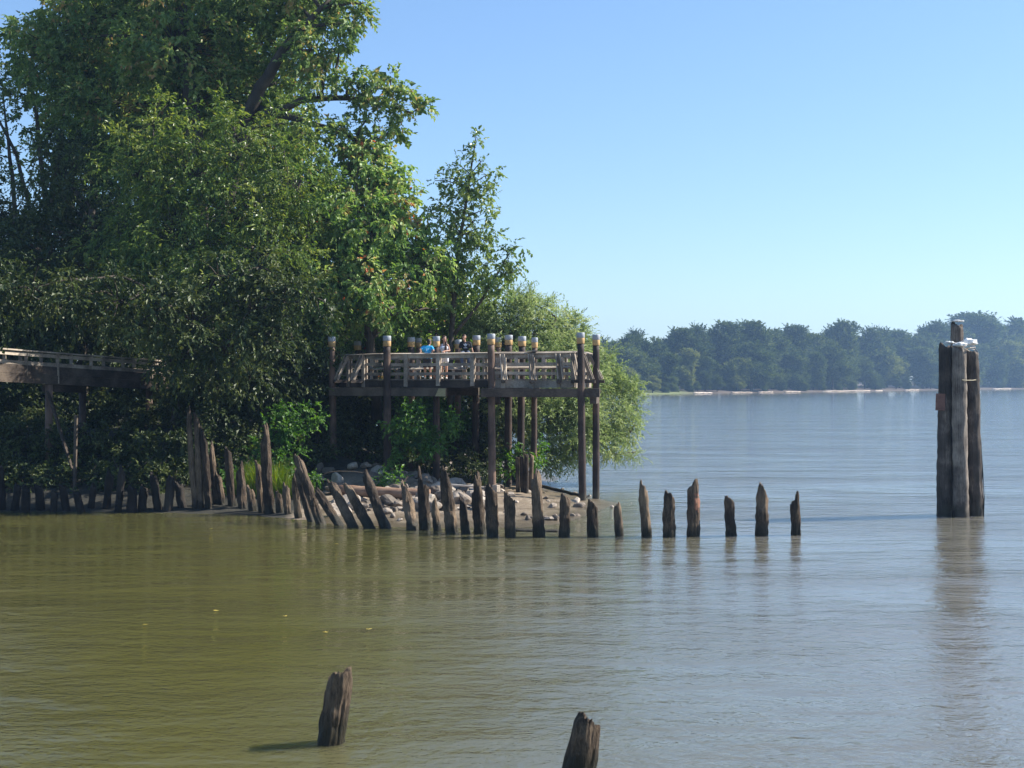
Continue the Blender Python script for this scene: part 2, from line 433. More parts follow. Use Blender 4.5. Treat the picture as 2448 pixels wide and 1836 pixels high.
Q = np.stack([idx[:-1, :-1].ravel(), idx[:-1, 1:].ravel(), idx[1:, 1:].ravel(), idx[1:, :-1].ravel()], 1)
tag(link('river_bank', np_mesh('river_bank', V, Q, smooth=True), M_GROUND), kind='structure')

# far shore: waterline follows the photo, 470 m away on the willow side, 850 m on the dolphin side
def far_D(px):
    return float(np.interp(px, [600, 1150, 1500, 1700, 1900, 2100, 2448, 3000], [455, 462, 480, 540, 590, 667, 850, 1150]))
def far_xy(px, back=0.0):
    D = far_D(px); v = Vector(((px - CXP) * D / F, D)); 
    return v.x + back * -0.25, v.y + back
M_FAR = wood_mat('far_meadow', (0.05, 0.06, 0.02), (0.12, 0.15, 0.04), (0.20, 0.20, 0.09), sc=(0.05, 0.2, 1), bump=0.0)
def far_bank_mat():
    nt = M_FAR.node_tree; bs = [n for n in nt.nodes if n.type == 'BSDF_PRINCIPLED'][0]
    src = bs.inputs['Base Color'].links[0].from_socket
    g = N(nt, 'ShaderNodeNewGeometry'); sx = N(nt, 'ShaderNodeSeparateXYZ'); nt.links.new(g.outputs['Position'], sx.inputs[0])
    mr = N(nt, 'ShaderNodeMapRange'); mr.inputs['From Min'].default_value = 62; mr.inputs['From Max'].default_value = 74; nt.links.new(sx.outputs['X'], mr.inputs['Value'])
    mx = N(nt, 'ShaderNodeMix', data_type='RGBA'); mx.inputs[7].default_value = (0.10, 0.075, 0.055, 1)
    nt.links.new(mr.outputs[0], mx.inputs[0]); nt.links.new(src, mx.inputs[6]); nt.links.new(mx.outputs[2], bs.inputs['Base Color'])
far_bank_mat()
V = []; Q = []
pxs = list(range(-600, 3900, 30))
for i, px in enumerate(pxs):
    for (b, z) in ((-6, -0.5), (0, 0.0), (2.5, 0.35), (10, 0.9), (60, 2.0), (420, 4.0)):
        x, y = far_xy(px, b)
        V.append((x, y, z + (0.12 * math.sin(i * 1.7) if b > 1 else 0)))
for i in range(len(pxs) - 1):
    for j in range(5):
        a = i * 6 + j; Q.append((a, a + 6, a + 7, a + 1))
tag(link('far_shore', np_mesh('far_shore', V, Q, smooth=True), M_FAR), kind='structure')

# ---------------------------------------------------------------- foliage engine
DENS = 1.6
def unit(a): return a / np.maximum(np.linalg.norm(a, axis=-1, keepdims=True), 1e-9)
def leaves(base, d, nrm, L, W, rng, fold=0.25):
    """diamond leaves, slightly folded"""
    n = len(base)
    d = unit(d); s = unit(np.cross(d, nrm)); up = unit(np.cross(s, d))
    L = np.broadcast_to(L, (n,))[:, None] * rng.uniform(0.7, 1.25, (n, 1)); W = np.broadcast_to(W, (n,))[:, None] * rng.uniform(0.7, 1.2, (n, 1))
    m = base + d * L * 0.42
    v = np.stack([base, m + s * W * 0.5 + up * W * fold, base + d * L - up * L * 0.12, m - s * W * 0.5 + up * W * fold], 1)
    return v.reshape(-1, 3)
def lobes_to_leaves(lobes, rng, leafL, leafW, dens=1.0, clump_r=0.6, twigs=10, per=7, twigL=0.7, droop=0.25, keep=None, fill=0.25):
    Vs = []; Rs = []; centres = []
    for lb in lobes:
        c = np.array(lb[:3], float); r = np.array(lb[3], float) * np.ones(3) if np.isscalar(lb[3]) else np.array(lb[3], float)
        dm = lb[4] if len(lb) > 4 else 1.0
        Rm = float(np.mean(r))
        K = max(3, int(DENS * dens * dm * 5.2 * (Rm / clump_r) ** 2 * 0.55))
        u = unit(rng.normal(size=(K, 3)))
        rad = np.where(rng.random(K) < fill, rng.uniform(0.15, 0.7, K), rng.uniform(0.68, 1.08, K))[:, None]
        cc = c + u * r * rad
        cr = clump_r * rng.uniform(0.6, 1.25, (K, 1))
        centres += [(tuple(c), tuple(q)) for q in cc]
        T = twigs
        tu = unit(rng.normal(size=(K, T, 3)) + u[:, None, :] * 0.5 + np.array([0, 0, 0.1]))
        st = cc[:, None, :] + tu * cr[:, None, :] * rng.uniform(0.0, 0.45, (K, T, 1))
        tl = twigL * rng.uniform(0.5, 1.2, (K, T, 1))
        dm_ = unit(tu + np.array([0, 0, -droop]))
        t = (np.arange(per) + 0.6) / per
        pos = st[:, :, None, :] + dm_[:, :, None, :] * tl[:, :, None, :] * t[None, None, :, None]
        pos[..., 2] -= droop * (tl * 0.5) * t[None, None, :] ** 2
        pos = pos.reshape(-1, 3)
        n = len(pos)
        dd = np.repeat(dm_.reshape(-1, 3), per, axis=0)
        rnd3 = unit(rng.normal(size=(n, 3)))
        ld = unit(dd * 0.8 + rnd3 * 0.62 + np.array([0, 0, -droop]))
        out = unit(pos - c)
        nr = unit(np.array([0, 0, 0.8]) + out * 0.7 + rng.normal(size=(n, 3)) * 0.36)
        cs = np.repeat(rng.uniform(0.65, 1.35, (K, 1)), T * per, axis=1).ravel()
        Vs.append(leaves(pos, ld, nr, leafL * cs, leafW * cs, rng))
        cl = np.repeat(rng.normal(0, 0.17, (K, 1)), T * per, axis=1).ravel()
        q_ = np.clip(0.5 + cl + rng.normal(0, 0.18, n), 0, 0.93); q_[rng.random(n) < 0.004] = 1.15; Rs.append(q_)
    V = np.concatenate(Vs); Rr = np.concatenate(Rs)
    return V, Rr, centres
def crown_mesh(name, V, Rr):
    n = len(V) // 4
    return np_mesh(name, V, np.arange(4 * n).reshape(n, 4), Rr)
def limb(mb, a, b, r0, r1, rng, sag=0.12, n=6, k=6):
    a = np.array(a, float); b = np.array(b, float); L = np.linalg.norm(b - a)
    ctrl = (a + b) / 2 + np.array([0, 0, L * sag]) + rng.normal(0, L * 0.06, 3)
    pts = []; rd = []
    for i in range(n + 1):
        t = i / n
        p = (1 - t) ** 2 * a + 2 * t * (1 - t) * ctrl + t * t * b
        pts.append(p + (rng.normal(0, L * 0.012, 3) if 0 < i < n else 0)); rd.append(r0 + (r1 - r0) * t)
    mb.tube(pts, rd, n=k)
NLEAF = 0
def make_tree(name, label, cat, group, trunk_pts, lobes, mat, seed, leafL=0.2, leafW=0.14, barkmat=None, limb_r=0.09, twig_frac=0.5, **kw):
    """trunk_pts: list of paths, each [(x,y,z,r),...]; lobes in world coordinates"""
    global NLEAF
    rng = np.random.default_rng(seed)
    x0, y0, z0 = trunk_pts[0][0][:3]
    root = empty(name, (x0, y0, z0), label, cat, group)
    V, Rr, cen = lobes_to_leaves(lobes, rng, leafL, leafW, **kw)
    NLEAF += len(Rr)
    link('crown', crown_mesh(name + '_crown', V, Rr), mat, root)
    mb = MB(); allp = []
    for path in trunk_pts:
        pts = [Vector(p[:3]) for p in path]; rd = [p[3] for p in path]
        P2 = []; R2 = []
        for i in range(len(pts) - 1):
            for k in range(4):
                t = k / 4; P2.append(pts[i].lerp(pts[i + 1], t) + Vector(rng.normal(0, rd[i] * 0.12, 3))); R2.append(rd[i] * (1 - t) + rd[i + 1] * t)
        P2.append(pts[-1]); R2.append(rd[-1])
        mb.tube(P2, R2, n=10); allp += list(zip(P2, R2))
    AP = np.array([tuple(p) for p, r in allp]); AR = np.array([r for p, r in allp])
    done = {}
    for (c, q) in cen:
        c_ = np.array(c)
        if c not in done:
            dd = np.linalg.norm(AP - c_, axis=1) + np.maximum(AP[:, 2] - c_[2] + 0.3, 0) * 2.0
            j = int(np.argmin(dd))
            r0 = min(limb_r, AR[j] * 0.8)
            limb(mb, AP[j], c_, r0, r0 * 0.45, rng)
            done[c] = r0 * 0.45
        if rng.random() < twig_frac:
            limb(mb, c_, q, done[c] * 0.8, 0.008, rng, n=3, k=4)
    mb.build('trunk', barkmat or M_BARK, root, smooth=True)
    return root
def LB(*items, jit=0):
    """(px,py,D,rpx[,density]) -> world lobes"""
    o = []
    for it in items:
        p = PW(*it[:3]); r = PX(it[2], it[3])
        o.append((p.x, p.y, p.z, r, it[4] if len(it) > 4 else 1.0))
    return o
def TP(*items):
    o = []
    for (px, py, D, r) in items:
        p = PW(px, py, D); o.append((p.x, p.y, p.z, r))
    return o

L_MAPLE = leaf_mat('maple_leaf', [(0.0, (0.062, 0.114, 0.033)), (0.45, (0.150, 0.234, 0.068)), (0.8, (0.281, 0.353, 0.112)), (1.0, (0.457, 0.286, 0.133))])
L_BRIGHT = leaf_mat('cherry_leaf', [(0.0, (0.044, 0.086, 0.024)), (0.5, (0.124, 0.191, 0.046)), (1.0, (0.303, 0.342, 0.089))], rough=0.35)
L_DARK = leaf_mat('shade_leaf', [(0.0, (0.019, 0.034, 0.010)), (0.5, (0.049, 0.075, 0.022)), (1.0, (0.143, 0.167, 0.050))], trans=0.25)  # darker leaf colour, with the deep shade under the trees painted in
L_RMAPLE = leaf_mat('turning_maple_leaf', [(0.0, (0.084, 0.155, 0.044)), (0.45, (0.191, 0.308, 0.081)), (0.8, (0.332, 0.417, 0.143)), (0.97, (0.449, 0.339, 0.163)), (1.0, (0.564, 0.200, 0.081))])
L_COTTON = leaf_mat('cottonwood_leaf', [(0.0, (0.066, 0.116, 0.036)), (0.5, (0.141, 0.213, 0.063)), (1.0, (0.303, 0.360, 0.127))], rough=0.3)
L_WILLOW = leaf_mat('willow_leaf', [(0.0, (0.118, 0.169, 0.068)), (0.5, (0.234, 0.309, 0.121)), (1.0, (0.416, 0.459, 0.242))], trans=0.4, rough=0.5)
L_SHRUB = leaf_mat('bramble_leaf', [(0.0, (0.03, 0.08, 0.014)), (0.5, (0.07, 0.16, 0.03)), (1.0, (0.15, 0.27, 0.05))])
def vary(m):
    nt = m.node_tree; mx = [n for n in nt.nodes if n.type == 'MATH' and n.operation == 'MULTIPLY_ADD'][0]; r = [n for n in nt.nodes if n.type == 'VALTORGB'][0]
    oi = N(nt, 'ShaderNodeObjectInfo'); a = N(nt, 'ShaderNodeMath', operation='MULTIPLY_ADD'); a.inputs[1].default_value = 0.5
    b = N(nt, 'ShaderNodeMath', operation='SUBTRACT'); b.inputs[1].default_value = 0.5
    nt.links.new(oi.outputs['Random'], b.inputs[0]); nt.links.new(b.outputs[0], a.inputs[0]); nt.links.new(mx.outputs[0], a.inputs[2]); nt.links.new(a.outputs[0], r.inputs[0]); return m
L_FAR = leaf_mat('far_leaf', [(0.0, (0.024, 0.047, 0.012)), (0.5, (0.066, 0.104, 0.026)), (1.0, (0.161, 0.198, 0.060))], trans=0.2, rough=0.7, spec=0.2)
L_FARP = leaf_mat('far_pale_leaf', [(0.0, (0.072, 0.104, 0.024)), (0.5, (0.160, 0.192, 0.048)), (1.0, (0.256, 0.272, 0.088))], trans=0.25, rough=0.7, spec=0.2)

#TREES
gt = 'trees crowding the wooded bank'
make_tree('maple_tree', 'huge broad maple rising out of the top of the picture, with a dark leaning limb', 'tree', gt,
    [TP((500, 1040, 66, 0.55), (485, 700, 66, 0.5), (465, 300, 66, 0.42), (440, 100, 66, 0.3), (420, -150, 67, 0.2)),
     TP((485, 700, 66, 0.4), (575, 330, 65, 0.36), (620, 210, 64.5, 0.3), (700, 90, 64, 0.2), (790, 0, 64, 0.1)),
     TP((585, 300, 65, 0.2), (720, 240, 64, 0.16), (830, 234, 63.5, 0.12), (900, 245, 63.2, 0.08), (985, 270, 63, 0.04)),
     TP((620, 260, 65, 0.2), (800, 310, 63, 0.12), (870, 345, 62.5, 0.08), (915, 385, 62, 0.04))],
    LB((140, 130, 70, 110), (250, 60, 70, 130), (260, 260, 70, 150), (400, -70, 68, 150), (420, 120, 66, 140), (545, 60, 67.5, 130), (535, 230, 67.5, 110),
       (690, 20, 67, 100), (790, 25, 65, 65), (845, 60, 64, 42, .8), (860, 10, 64, 30, .8), (745, 120, 64, 70), (810, 120, 64, 38, .8), (660, 190, 67, 60, .7), (700, 200, 66, 50, .6), (650, -100, 66, 150), (780, 170, 64, 22, .6),
       (760, 225, 63, 38, .8), (830, 205, 63, 40, .8), (890, 215, 63, 46, .8), (935, 190, 63, 18), (950, 250, 63, 48, .9), (1000, 262, 63, 24), (955, 300, 63, 28), (880, 285, 63, 38, .7), (905, 330, 63, 20, .7), (840, 335, 62, 28, .7), (780, 310, 62, 40), (900, 355, 62, 22),
       (70, 100, 72, 60, .8), (180, 10, 72, 80), (330, 360, 69, 120), (450, 300, 69.5, 110), (650, 330, 68, 100)),
    L_MAPLE, 11, leafL=0.23, leafW=0.17, clump_r=0.55, twigs=9, per=6, twigL=0.6, limb_r=0.1, dens=1.0)
make_tree('cherry_tree', 'bushy bright green tree with arching sprays, in front of the huge maple', 'tree', gt,
    [TP((560, 1000, 60, 0.28), (540, 700, 60, 0.24), (520, 450, 60, 0.16), (560, 330, 60, 0.08)), TP((545, 760, 60, 0.18), (660, 560, 59.5, 0.12), (720, 430, 59, 0.06)), TP((545, 760, 60, 0.18), (430, 560, 60, 0.12), (370, 350, 60, 0.06))],
    LB((365, 300, 61, 80), (330, 420, 60, 100), (460, 420, 59.5, 110), (590, 370, 60, 100), (690, 430, 59, 100), (560, 520, 58.5, 110), (420, 560, 58.5, 120), (300, 560, 60, 110), (640, 620, 58, 110),
       (740, 560, 59, 90), (500, 680, 57.5, 110), (380, 700, 59, 110), (700, 300, 61, 70), (560, 300, 61, 60)),
    L_BRIGHT, 12, leafL=0.2, leafW=0.09, clump_r=0.6, twigs=8, per=9, twigL=0.95, droop=0.35, dens=0.95)
make_tree('young_maple_tree', 'maple with seed tufts and a few orange leaves, beside the slender cottonwood', 'tree', gt,
    [TP((900, 1000, 61, 0.25), (880, 750, 61, 0.2), (860, 560, 61, 0.12), (850, 420, 61, 0.06)), TP((890, 800, 61, 0.16), (980, 620, 61, 0.09), (1010, 560, 61, 0.05))],
    LB((840, 420, 62, 80), (925, 400, 62, 48, .9), (958, 440, 62, 36, .9), (880, 375, 62, 40, .9), (935, 500, 61.5, 45, .9), (905, 470, 61.5, 60), (800, 520, 60.5, 90), (890, 560, 60, 80), (970, 560, 60.5, 60), (1020, 545, 60.5, 32, .8), (1045, 590, 60.5, 34, .8), (1000, 640, 60, 70),
       (900, 680, 59, 90), (1050, 670, 61, 45), (1075, 740, 63.5, 50), (980, 740, 63.5, 80), (820, 660, 60, 90), (780, 760, 60, 70), (870, 790, 65, 80), (720, 700, 58.5, 80), (1040, 800, 65, 65), (930, 840, 65.5, 70), (830, 830, 65, 60), (740, 460, 61, 80)),
    L_RMAPLE, 13, leafL=0.21, leafW=0.16, clump_r=0.5, twigs=9, per=6, twigL=0.5, droop=0.4, dens=1.1)
make_tree('cottonwood_tree', 'slender young cottonwood with open leafy branches against the sky', 'tree', gt,
    [TP((1075, 1000, 61, 0.16), (1080, 780, 61, 0.13), (1095, 600, 61, 0.09), (1120, 450, 61, 0.05), (1138, 325, 61, 0.02)), TP((1085, 800, 61, 0.09), (1150, 720, 60.5, 0.06), (1215, 610, 60, 0.03))],
    LB((1142, 330, 61, 9, 1.3), (1135, 358, 61, 17, 1), (1150, 385, 61, 20, .9), (1100, 395, 61, 18, .6), (1075, 425, 61, 26, .9), (1040, 432, 61, 14, .6), (1125, 425, 61, 28), (1165, 420, 61, 22), (1150, 460, 61, 28), (1105, 470, 61, 36), (1045, 490, 61, 26, .8), (1030, 520, 61, 18, .7), (1080, 520, 61, 30), (1165, 500, 61, 22, .8),
       (1130, 530, 61, 40), (1170, 545, 61, 22, .8), (1095, 570, 61, 40), (1140, 595, 61, 34, .8), (1185, 590, 61, 20, .6), (1230, 590, 60, 20, .9), (1215, 625, 60, 28), (1235, 650, 60, 16, .8), (1190, 650, 60, 34, .9), (1100, 640, 61, 48), (1150, 665, 60.5, 38, .8), (1080, 700, 61, 50), (1140, 720, 62.5, 50), (1120, 780, 64, 60), (1200, 690, 60, 26, .8)),
    L_COTTON, 14, leafL=0.17, leafW=0.13, clump_r=0.33, twigs=4, per=6, twigL=0.5, droop=0.3, limb_r=0.035, dens=0.85)
make_tree('willow_tree', 'rounded pale green willow leaning out over the river behind the platform', 'tree', gt,
    [TP((1230, 1150, 62, 0.22), (1250, 1020, 62.5, 0.18), (1290, 860, 63, 0.12), (1330, 760, 63, 0.05)), TP((1240, 1080, 62.5, 0.16), (1340, 990, 63, 0.12), (1450, 930, 63.5, 0.06)), TP((1245, 1040, 62, 0.12), (1180, 900, 62, 0.1), (1200, 760, 62, 0.05))],
    LB((1210, 740, 63, 55), (1255, 720, 63, 34, .8), (1290, 760, 63.5, 45), (1330, 770, 64, 28, .8), (1350, 800, 64, 50), (1400, 815, 64, 24, .7), (1385, 790, 64, 14, .7), (1240, 800, 62.5, 80), (1180, 800, 62.5, 70), (1320, 860, 63, 80), (1400, 870, 64, 52), (1445, 870, 64, 34), (1450, 905, 64, 46), (1490, 940, 64, 40), (1480, 990, 63.5, 50),
       (1515, 965, 63.5, 22, .8), (1510, 1030, 63, 32), (1400, 960, 62.5, 75), (1420, 1030, 62, 60), (1470, 1065, 62.5, 35, .9), (1340, 1010, 61.5, 80), (1300, 950, 62, 80), (1370, 1075, 61.5, 42), (1300, 1080, 60.8, 42), (1240, 950, 61, 80), (1320, 1110, 61.5, 18, .7), (1520, 1080, 62.5, 14, .5), (1240, 880, 62.5, 80)),
    L_WILLOW, 15, leafL=0.15, leafW=0.045, clump_r=0.45, twigs=12, per=11, twigL=0.6, droop=0.2, limb_r=0.06, dens=1.3)
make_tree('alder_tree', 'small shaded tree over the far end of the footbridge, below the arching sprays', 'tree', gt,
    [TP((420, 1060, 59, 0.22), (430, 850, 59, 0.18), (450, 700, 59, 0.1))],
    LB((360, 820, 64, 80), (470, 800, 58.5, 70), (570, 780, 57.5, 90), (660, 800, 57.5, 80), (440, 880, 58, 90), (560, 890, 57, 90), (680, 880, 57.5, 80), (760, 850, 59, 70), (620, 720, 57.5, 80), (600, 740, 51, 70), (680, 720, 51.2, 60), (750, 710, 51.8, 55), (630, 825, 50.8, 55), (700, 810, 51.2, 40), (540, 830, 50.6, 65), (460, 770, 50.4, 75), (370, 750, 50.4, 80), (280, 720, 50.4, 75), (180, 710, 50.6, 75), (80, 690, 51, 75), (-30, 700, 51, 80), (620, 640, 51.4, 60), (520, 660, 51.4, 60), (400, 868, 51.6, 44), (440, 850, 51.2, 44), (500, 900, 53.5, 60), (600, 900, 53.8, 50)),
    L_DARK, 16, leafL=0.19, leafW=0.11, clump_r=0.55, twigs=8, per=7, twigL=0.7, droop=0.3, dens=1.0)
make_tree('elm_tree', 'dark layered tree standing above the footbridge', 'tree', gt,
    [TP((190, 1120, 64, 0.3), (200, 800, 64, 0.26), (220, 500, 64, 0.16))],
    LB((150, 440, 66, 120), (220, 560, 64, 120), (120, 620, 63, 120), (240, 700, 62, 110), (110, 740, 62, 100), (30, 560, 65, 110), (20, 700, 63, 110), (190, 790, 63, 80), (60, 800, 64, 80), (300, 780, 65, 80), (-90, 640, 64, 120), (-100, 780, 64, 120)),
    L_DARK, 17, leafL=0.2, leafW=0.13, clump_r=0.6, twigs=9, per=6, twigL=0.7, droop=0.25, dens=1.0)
make_tree('slender_tree', 'thin many-stemmed tree with bare lower stems against the sky, beyond the footbridge', 'tree', gt,
    [TP((100, 1000, 78, 0.2), (110, 500, 78, 0.16), (85, 250, 78, 0.1), (60, 120, 78, 0.04)), TP((60, 900, 78, 0.16), (30, 420, 78, 0.12), (10, 250, 78, 0.05)), TP((120, 500, 78, 0.14), (150, 300, 78, 0.1), (160, 150, 78, 0.04)), TP((95, 600, 78, 0.12), (40, 370, 78, 0.1), (-30, 230, 78, 0.04))],
    LB((35, 105, 78, 26, .8), (30, 165, 78, 36, .6), (75, 200, 78, 40, .7), (10, 225, 78, 36, .6), (110, 130, 78, 55, .9), (50, 280, 78, 40, .4), (120, 250, 78, 50, .6), (0, 300, 78, 30, .3), (-60, 200, 78, 70, .7), (130, 340, 78, 45, .5), (20, 400, 78, 45, .3), (-90, 350, 78, 90)),
    L_MAPLE, 18, leafL=0.22, leafW=0.15, clump_r=0.5, twigs=8, per=6, twigL=0.55, limb_r=0.04)
# the wood behind, one tree after another
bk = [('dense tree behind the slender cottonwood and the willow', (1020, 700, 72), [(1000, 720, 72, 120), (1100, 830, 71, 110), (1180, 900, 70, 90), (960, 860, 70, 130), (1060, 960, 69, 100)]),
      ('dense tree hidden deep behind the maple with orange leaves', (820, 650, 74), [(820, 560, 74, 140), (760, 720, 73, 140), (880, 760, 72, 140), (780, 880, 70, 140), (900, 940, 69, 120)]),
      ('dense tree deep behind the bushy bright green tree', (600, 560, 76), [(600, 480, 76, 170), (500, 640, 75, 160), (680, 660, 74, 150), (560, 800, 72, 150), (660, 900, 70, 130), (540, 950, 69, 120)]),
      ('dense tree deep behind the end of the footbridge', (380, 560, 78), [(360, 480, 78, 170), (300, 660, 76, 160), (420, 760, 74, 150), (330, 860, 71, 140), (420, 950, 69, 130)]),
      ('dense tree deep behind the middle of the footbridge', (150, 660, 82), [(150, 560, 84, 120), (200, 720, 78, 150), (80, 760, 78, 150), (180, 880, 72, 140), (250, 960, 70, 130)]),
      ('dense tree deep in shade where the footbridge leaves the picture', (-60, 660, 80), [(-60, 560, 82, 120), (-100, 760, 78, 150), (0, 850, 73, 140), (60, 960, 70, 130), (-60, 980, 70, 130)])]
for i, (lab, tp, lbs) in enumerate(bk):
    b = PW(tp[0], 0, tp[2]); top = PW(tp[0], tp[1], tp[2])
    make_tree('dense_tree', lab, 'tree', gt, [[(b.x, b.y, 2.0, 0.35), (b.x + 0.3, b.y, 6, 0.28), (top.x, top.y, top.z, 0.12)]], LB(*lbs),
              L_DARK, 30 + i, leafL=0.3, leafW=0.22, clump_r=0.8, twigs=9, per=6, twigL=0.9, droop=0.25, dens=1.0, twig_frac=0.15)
bk2 = [('dense tree filling in behind the crown of the huge maple', (430, 150, 82), [(400, 60, 82, 190), (280, 200, 82, 150), (540, 150, 81, 170), (440, 300, 80, 170), (620, 260, 80, 110)]),
       ('dense tree behind the upper stems of the thin many-stemmed tree', (220, 150, 86), [(200, 120, 86, 110), (230, 260, 86, 130), (170, 380, 86, 110), (250, 40, 86, 90)])]
for i, (lab, tp, lbs) in enumerate(bk2):
    b = PW(tp[0], 0, tp[2]); top = PW(*tp)
    make_tree('dense_tree', lab, 'tree', gt, [[(b.x, b.y, 2.0, 0.35), (b.x + 0.3, b.y, 9, 0.28), (top.x, top.y, top.z, 0.12)]], LB(*lbs),
              L_MAPLE, 50 + i, leafL=0.34, leafW=0.24, clump_r=0.9, twigs=9, per=6, twigL=0.9, droop=0.25, dens=1.0, twig_frac=0.15)
# undergrowth on the bank
gs = 'shrubs and brambles under the trees'
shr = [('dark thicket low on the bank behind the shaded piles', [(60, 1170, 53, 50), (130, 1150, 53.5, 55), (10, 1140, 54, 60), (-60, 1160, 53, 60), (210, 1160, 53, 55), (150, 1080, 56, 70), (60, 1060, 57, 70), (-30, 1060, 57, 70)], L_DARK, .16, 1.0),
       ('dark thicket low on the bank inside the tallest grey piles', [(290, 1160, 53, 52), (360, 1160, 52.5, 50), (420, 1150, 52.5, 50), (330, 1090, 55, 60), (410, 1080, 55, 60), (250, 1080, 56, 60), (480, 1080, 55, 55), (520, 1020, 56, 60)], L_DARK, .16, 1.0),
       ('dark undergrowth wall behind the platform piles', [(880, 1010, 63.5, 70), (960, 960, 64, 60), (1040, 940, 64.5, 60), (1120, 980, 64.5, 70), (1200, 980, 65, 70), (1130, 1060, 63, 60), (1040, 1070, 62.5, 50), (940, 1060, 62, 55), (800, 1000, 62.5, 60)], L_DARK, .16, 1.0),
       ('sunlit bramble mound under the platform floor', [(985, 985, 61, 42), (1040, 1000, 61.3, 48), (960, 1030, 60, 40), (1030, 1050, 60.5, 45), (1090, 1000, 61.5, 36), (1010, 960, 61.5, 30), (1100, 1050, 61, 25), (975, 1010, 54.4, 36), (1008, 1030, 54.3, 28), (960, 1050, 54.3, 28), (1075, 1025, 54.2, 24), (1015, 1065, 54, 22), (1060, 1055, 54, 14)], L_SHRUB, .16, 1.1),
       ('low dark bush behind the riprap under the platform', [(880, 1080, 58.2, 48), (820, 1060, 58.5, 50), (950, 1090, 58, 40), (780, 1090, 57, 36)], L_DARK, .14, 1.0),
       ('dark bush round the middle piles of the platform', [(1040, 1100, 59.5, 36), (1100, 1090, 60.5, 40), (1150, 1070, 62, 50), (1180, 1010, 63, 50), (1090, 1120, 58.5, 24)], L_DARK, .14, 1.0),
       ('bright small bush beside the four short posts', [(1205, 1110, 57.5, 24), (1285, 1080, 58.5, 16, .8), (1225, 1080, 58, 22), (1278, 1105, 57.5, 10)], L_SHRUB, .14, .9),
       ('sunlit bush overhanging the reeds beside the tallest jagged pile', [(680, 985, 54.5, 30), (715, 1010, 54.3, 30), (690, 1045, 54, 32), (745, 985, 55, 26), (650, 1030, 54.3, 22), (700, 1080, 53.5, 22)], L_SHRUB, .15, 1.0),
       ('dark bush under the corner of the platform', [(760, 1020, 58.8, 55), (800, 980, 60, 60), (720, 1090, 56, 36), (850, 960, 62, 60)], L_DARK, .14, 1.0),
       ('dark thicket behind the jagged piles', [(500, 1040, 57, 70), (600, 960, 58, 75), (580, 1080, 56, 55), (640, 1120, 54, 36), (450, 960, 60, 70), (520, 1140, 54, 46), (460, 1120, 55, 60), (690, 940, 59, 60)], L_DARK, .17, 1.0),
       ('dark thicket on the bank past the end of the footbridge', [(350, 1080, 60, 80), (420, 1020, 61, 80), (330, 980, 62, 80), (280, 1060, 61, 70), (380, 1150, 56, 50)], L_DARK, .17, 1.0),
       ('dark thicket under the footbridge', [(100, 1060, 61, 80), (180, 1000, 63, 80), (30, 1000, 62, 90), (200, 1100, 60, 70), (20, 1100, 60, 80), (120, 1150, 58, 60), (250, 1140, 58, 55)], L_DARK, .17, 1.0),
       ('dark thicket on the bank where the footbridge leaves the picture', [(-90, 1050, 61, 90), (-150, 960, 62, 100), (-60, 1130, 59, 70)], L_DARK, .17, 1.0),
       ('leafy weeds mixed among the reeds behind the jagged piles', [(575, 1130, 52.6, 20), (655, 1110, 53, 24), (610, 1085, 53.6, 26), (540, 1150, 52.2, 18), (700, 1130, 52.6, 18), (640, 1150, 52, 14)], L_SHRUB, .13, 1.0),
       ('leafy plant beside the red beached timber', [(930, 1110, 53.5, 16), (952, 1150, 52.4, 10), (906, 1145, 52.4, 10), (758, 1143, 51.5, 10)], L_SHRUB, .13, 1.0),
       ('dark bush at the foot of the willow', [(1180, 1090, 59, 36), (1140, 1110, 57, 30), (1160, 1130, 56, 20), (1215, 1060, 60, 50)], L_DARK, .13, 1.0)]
for i, (lab, lbs, mt, ll, dn) in enumerate(shr):
    p = PW(*lbs[0][:3])
    g0 = gz(p.x, p.y)
    make_tree('shrub', lab, 'shrub', gs, [[(p.x, p.y, g0 - 0.1, 0.04), (p.x, p.y, (g0 + p.z) / 2, 0.03), (p.x, p.y, p.z, 0.02)]], LB(*lbs),
              mt, 60 + i, leafL=ll, leafW=ll * 0.7, clump_r=0.35, twigs=8, per=6, twigL=0.4, droop=0.2, dens=dn, limb_r=0.02, twig_frac=0.25)
# reeds: nobody could count them
rng = np.random.default_rng(5)
n = 4200
pxr = rng.choice([0, 1, 2], n, p=[.4, .35, .25])
cx = np.array([605, 690, 650])[pxr] + rng.normal(0, 26, n); D_ = rng.uniform(51.5, 54, n)
bx = (cx - CXP) * D_ / F; bz = ground_z(bx, D_) 
hh = rng.uniform(0.5, 1.35, n) * np.clip(1.2 - np.abs(cx - 640) / 130, 0.3, 1)
lean = rng.normal(0, 0.28, (n, 2)); ww = rng.uniform(0.012, 0.03, n)
an = rng.uniform(0, math.pi, n); sx_ = np.cos(an) * ww; sy_ = np.sin(an) * ww * 0.5
z0 = np.stack([bx, D_, bz - 0.05], 1); mid = z0 + np.stack([lean[:, 0] * hh * .35, lean[:, 1] * hh * .35, hh * .6], 1); tip = z0 + np.stack([lean[:, 0] * hh, lean[:, 1] * hh, hh], 1)
S = np.stack([sx_, sy_, sy_ * 0], 1)
V = np.stack([z0 - S, z0 + S, mid + S * .8, mid - S * .8, mid - S * .8, mid + S * .8, tip + S * .1, tip - S * .1], 1).reshape(-1, 3)
L_REED = leaf_mat('reed_blade', [(0.0, (0.068, 0.128, 0.015)), (0.6, (0.128, 0.210, 0.026)), (1.0, (0.240, 0.247, 0.060))])
tag(link('reeds', np_mesh('reeds', V, np.arange(len(V)).reshape(-1, 4), np.repeat(rng.random(n), 2)), L_REED),
    'clump of tall bright green reeds behind the jagged piles', 'reeds', None, 'stuff')

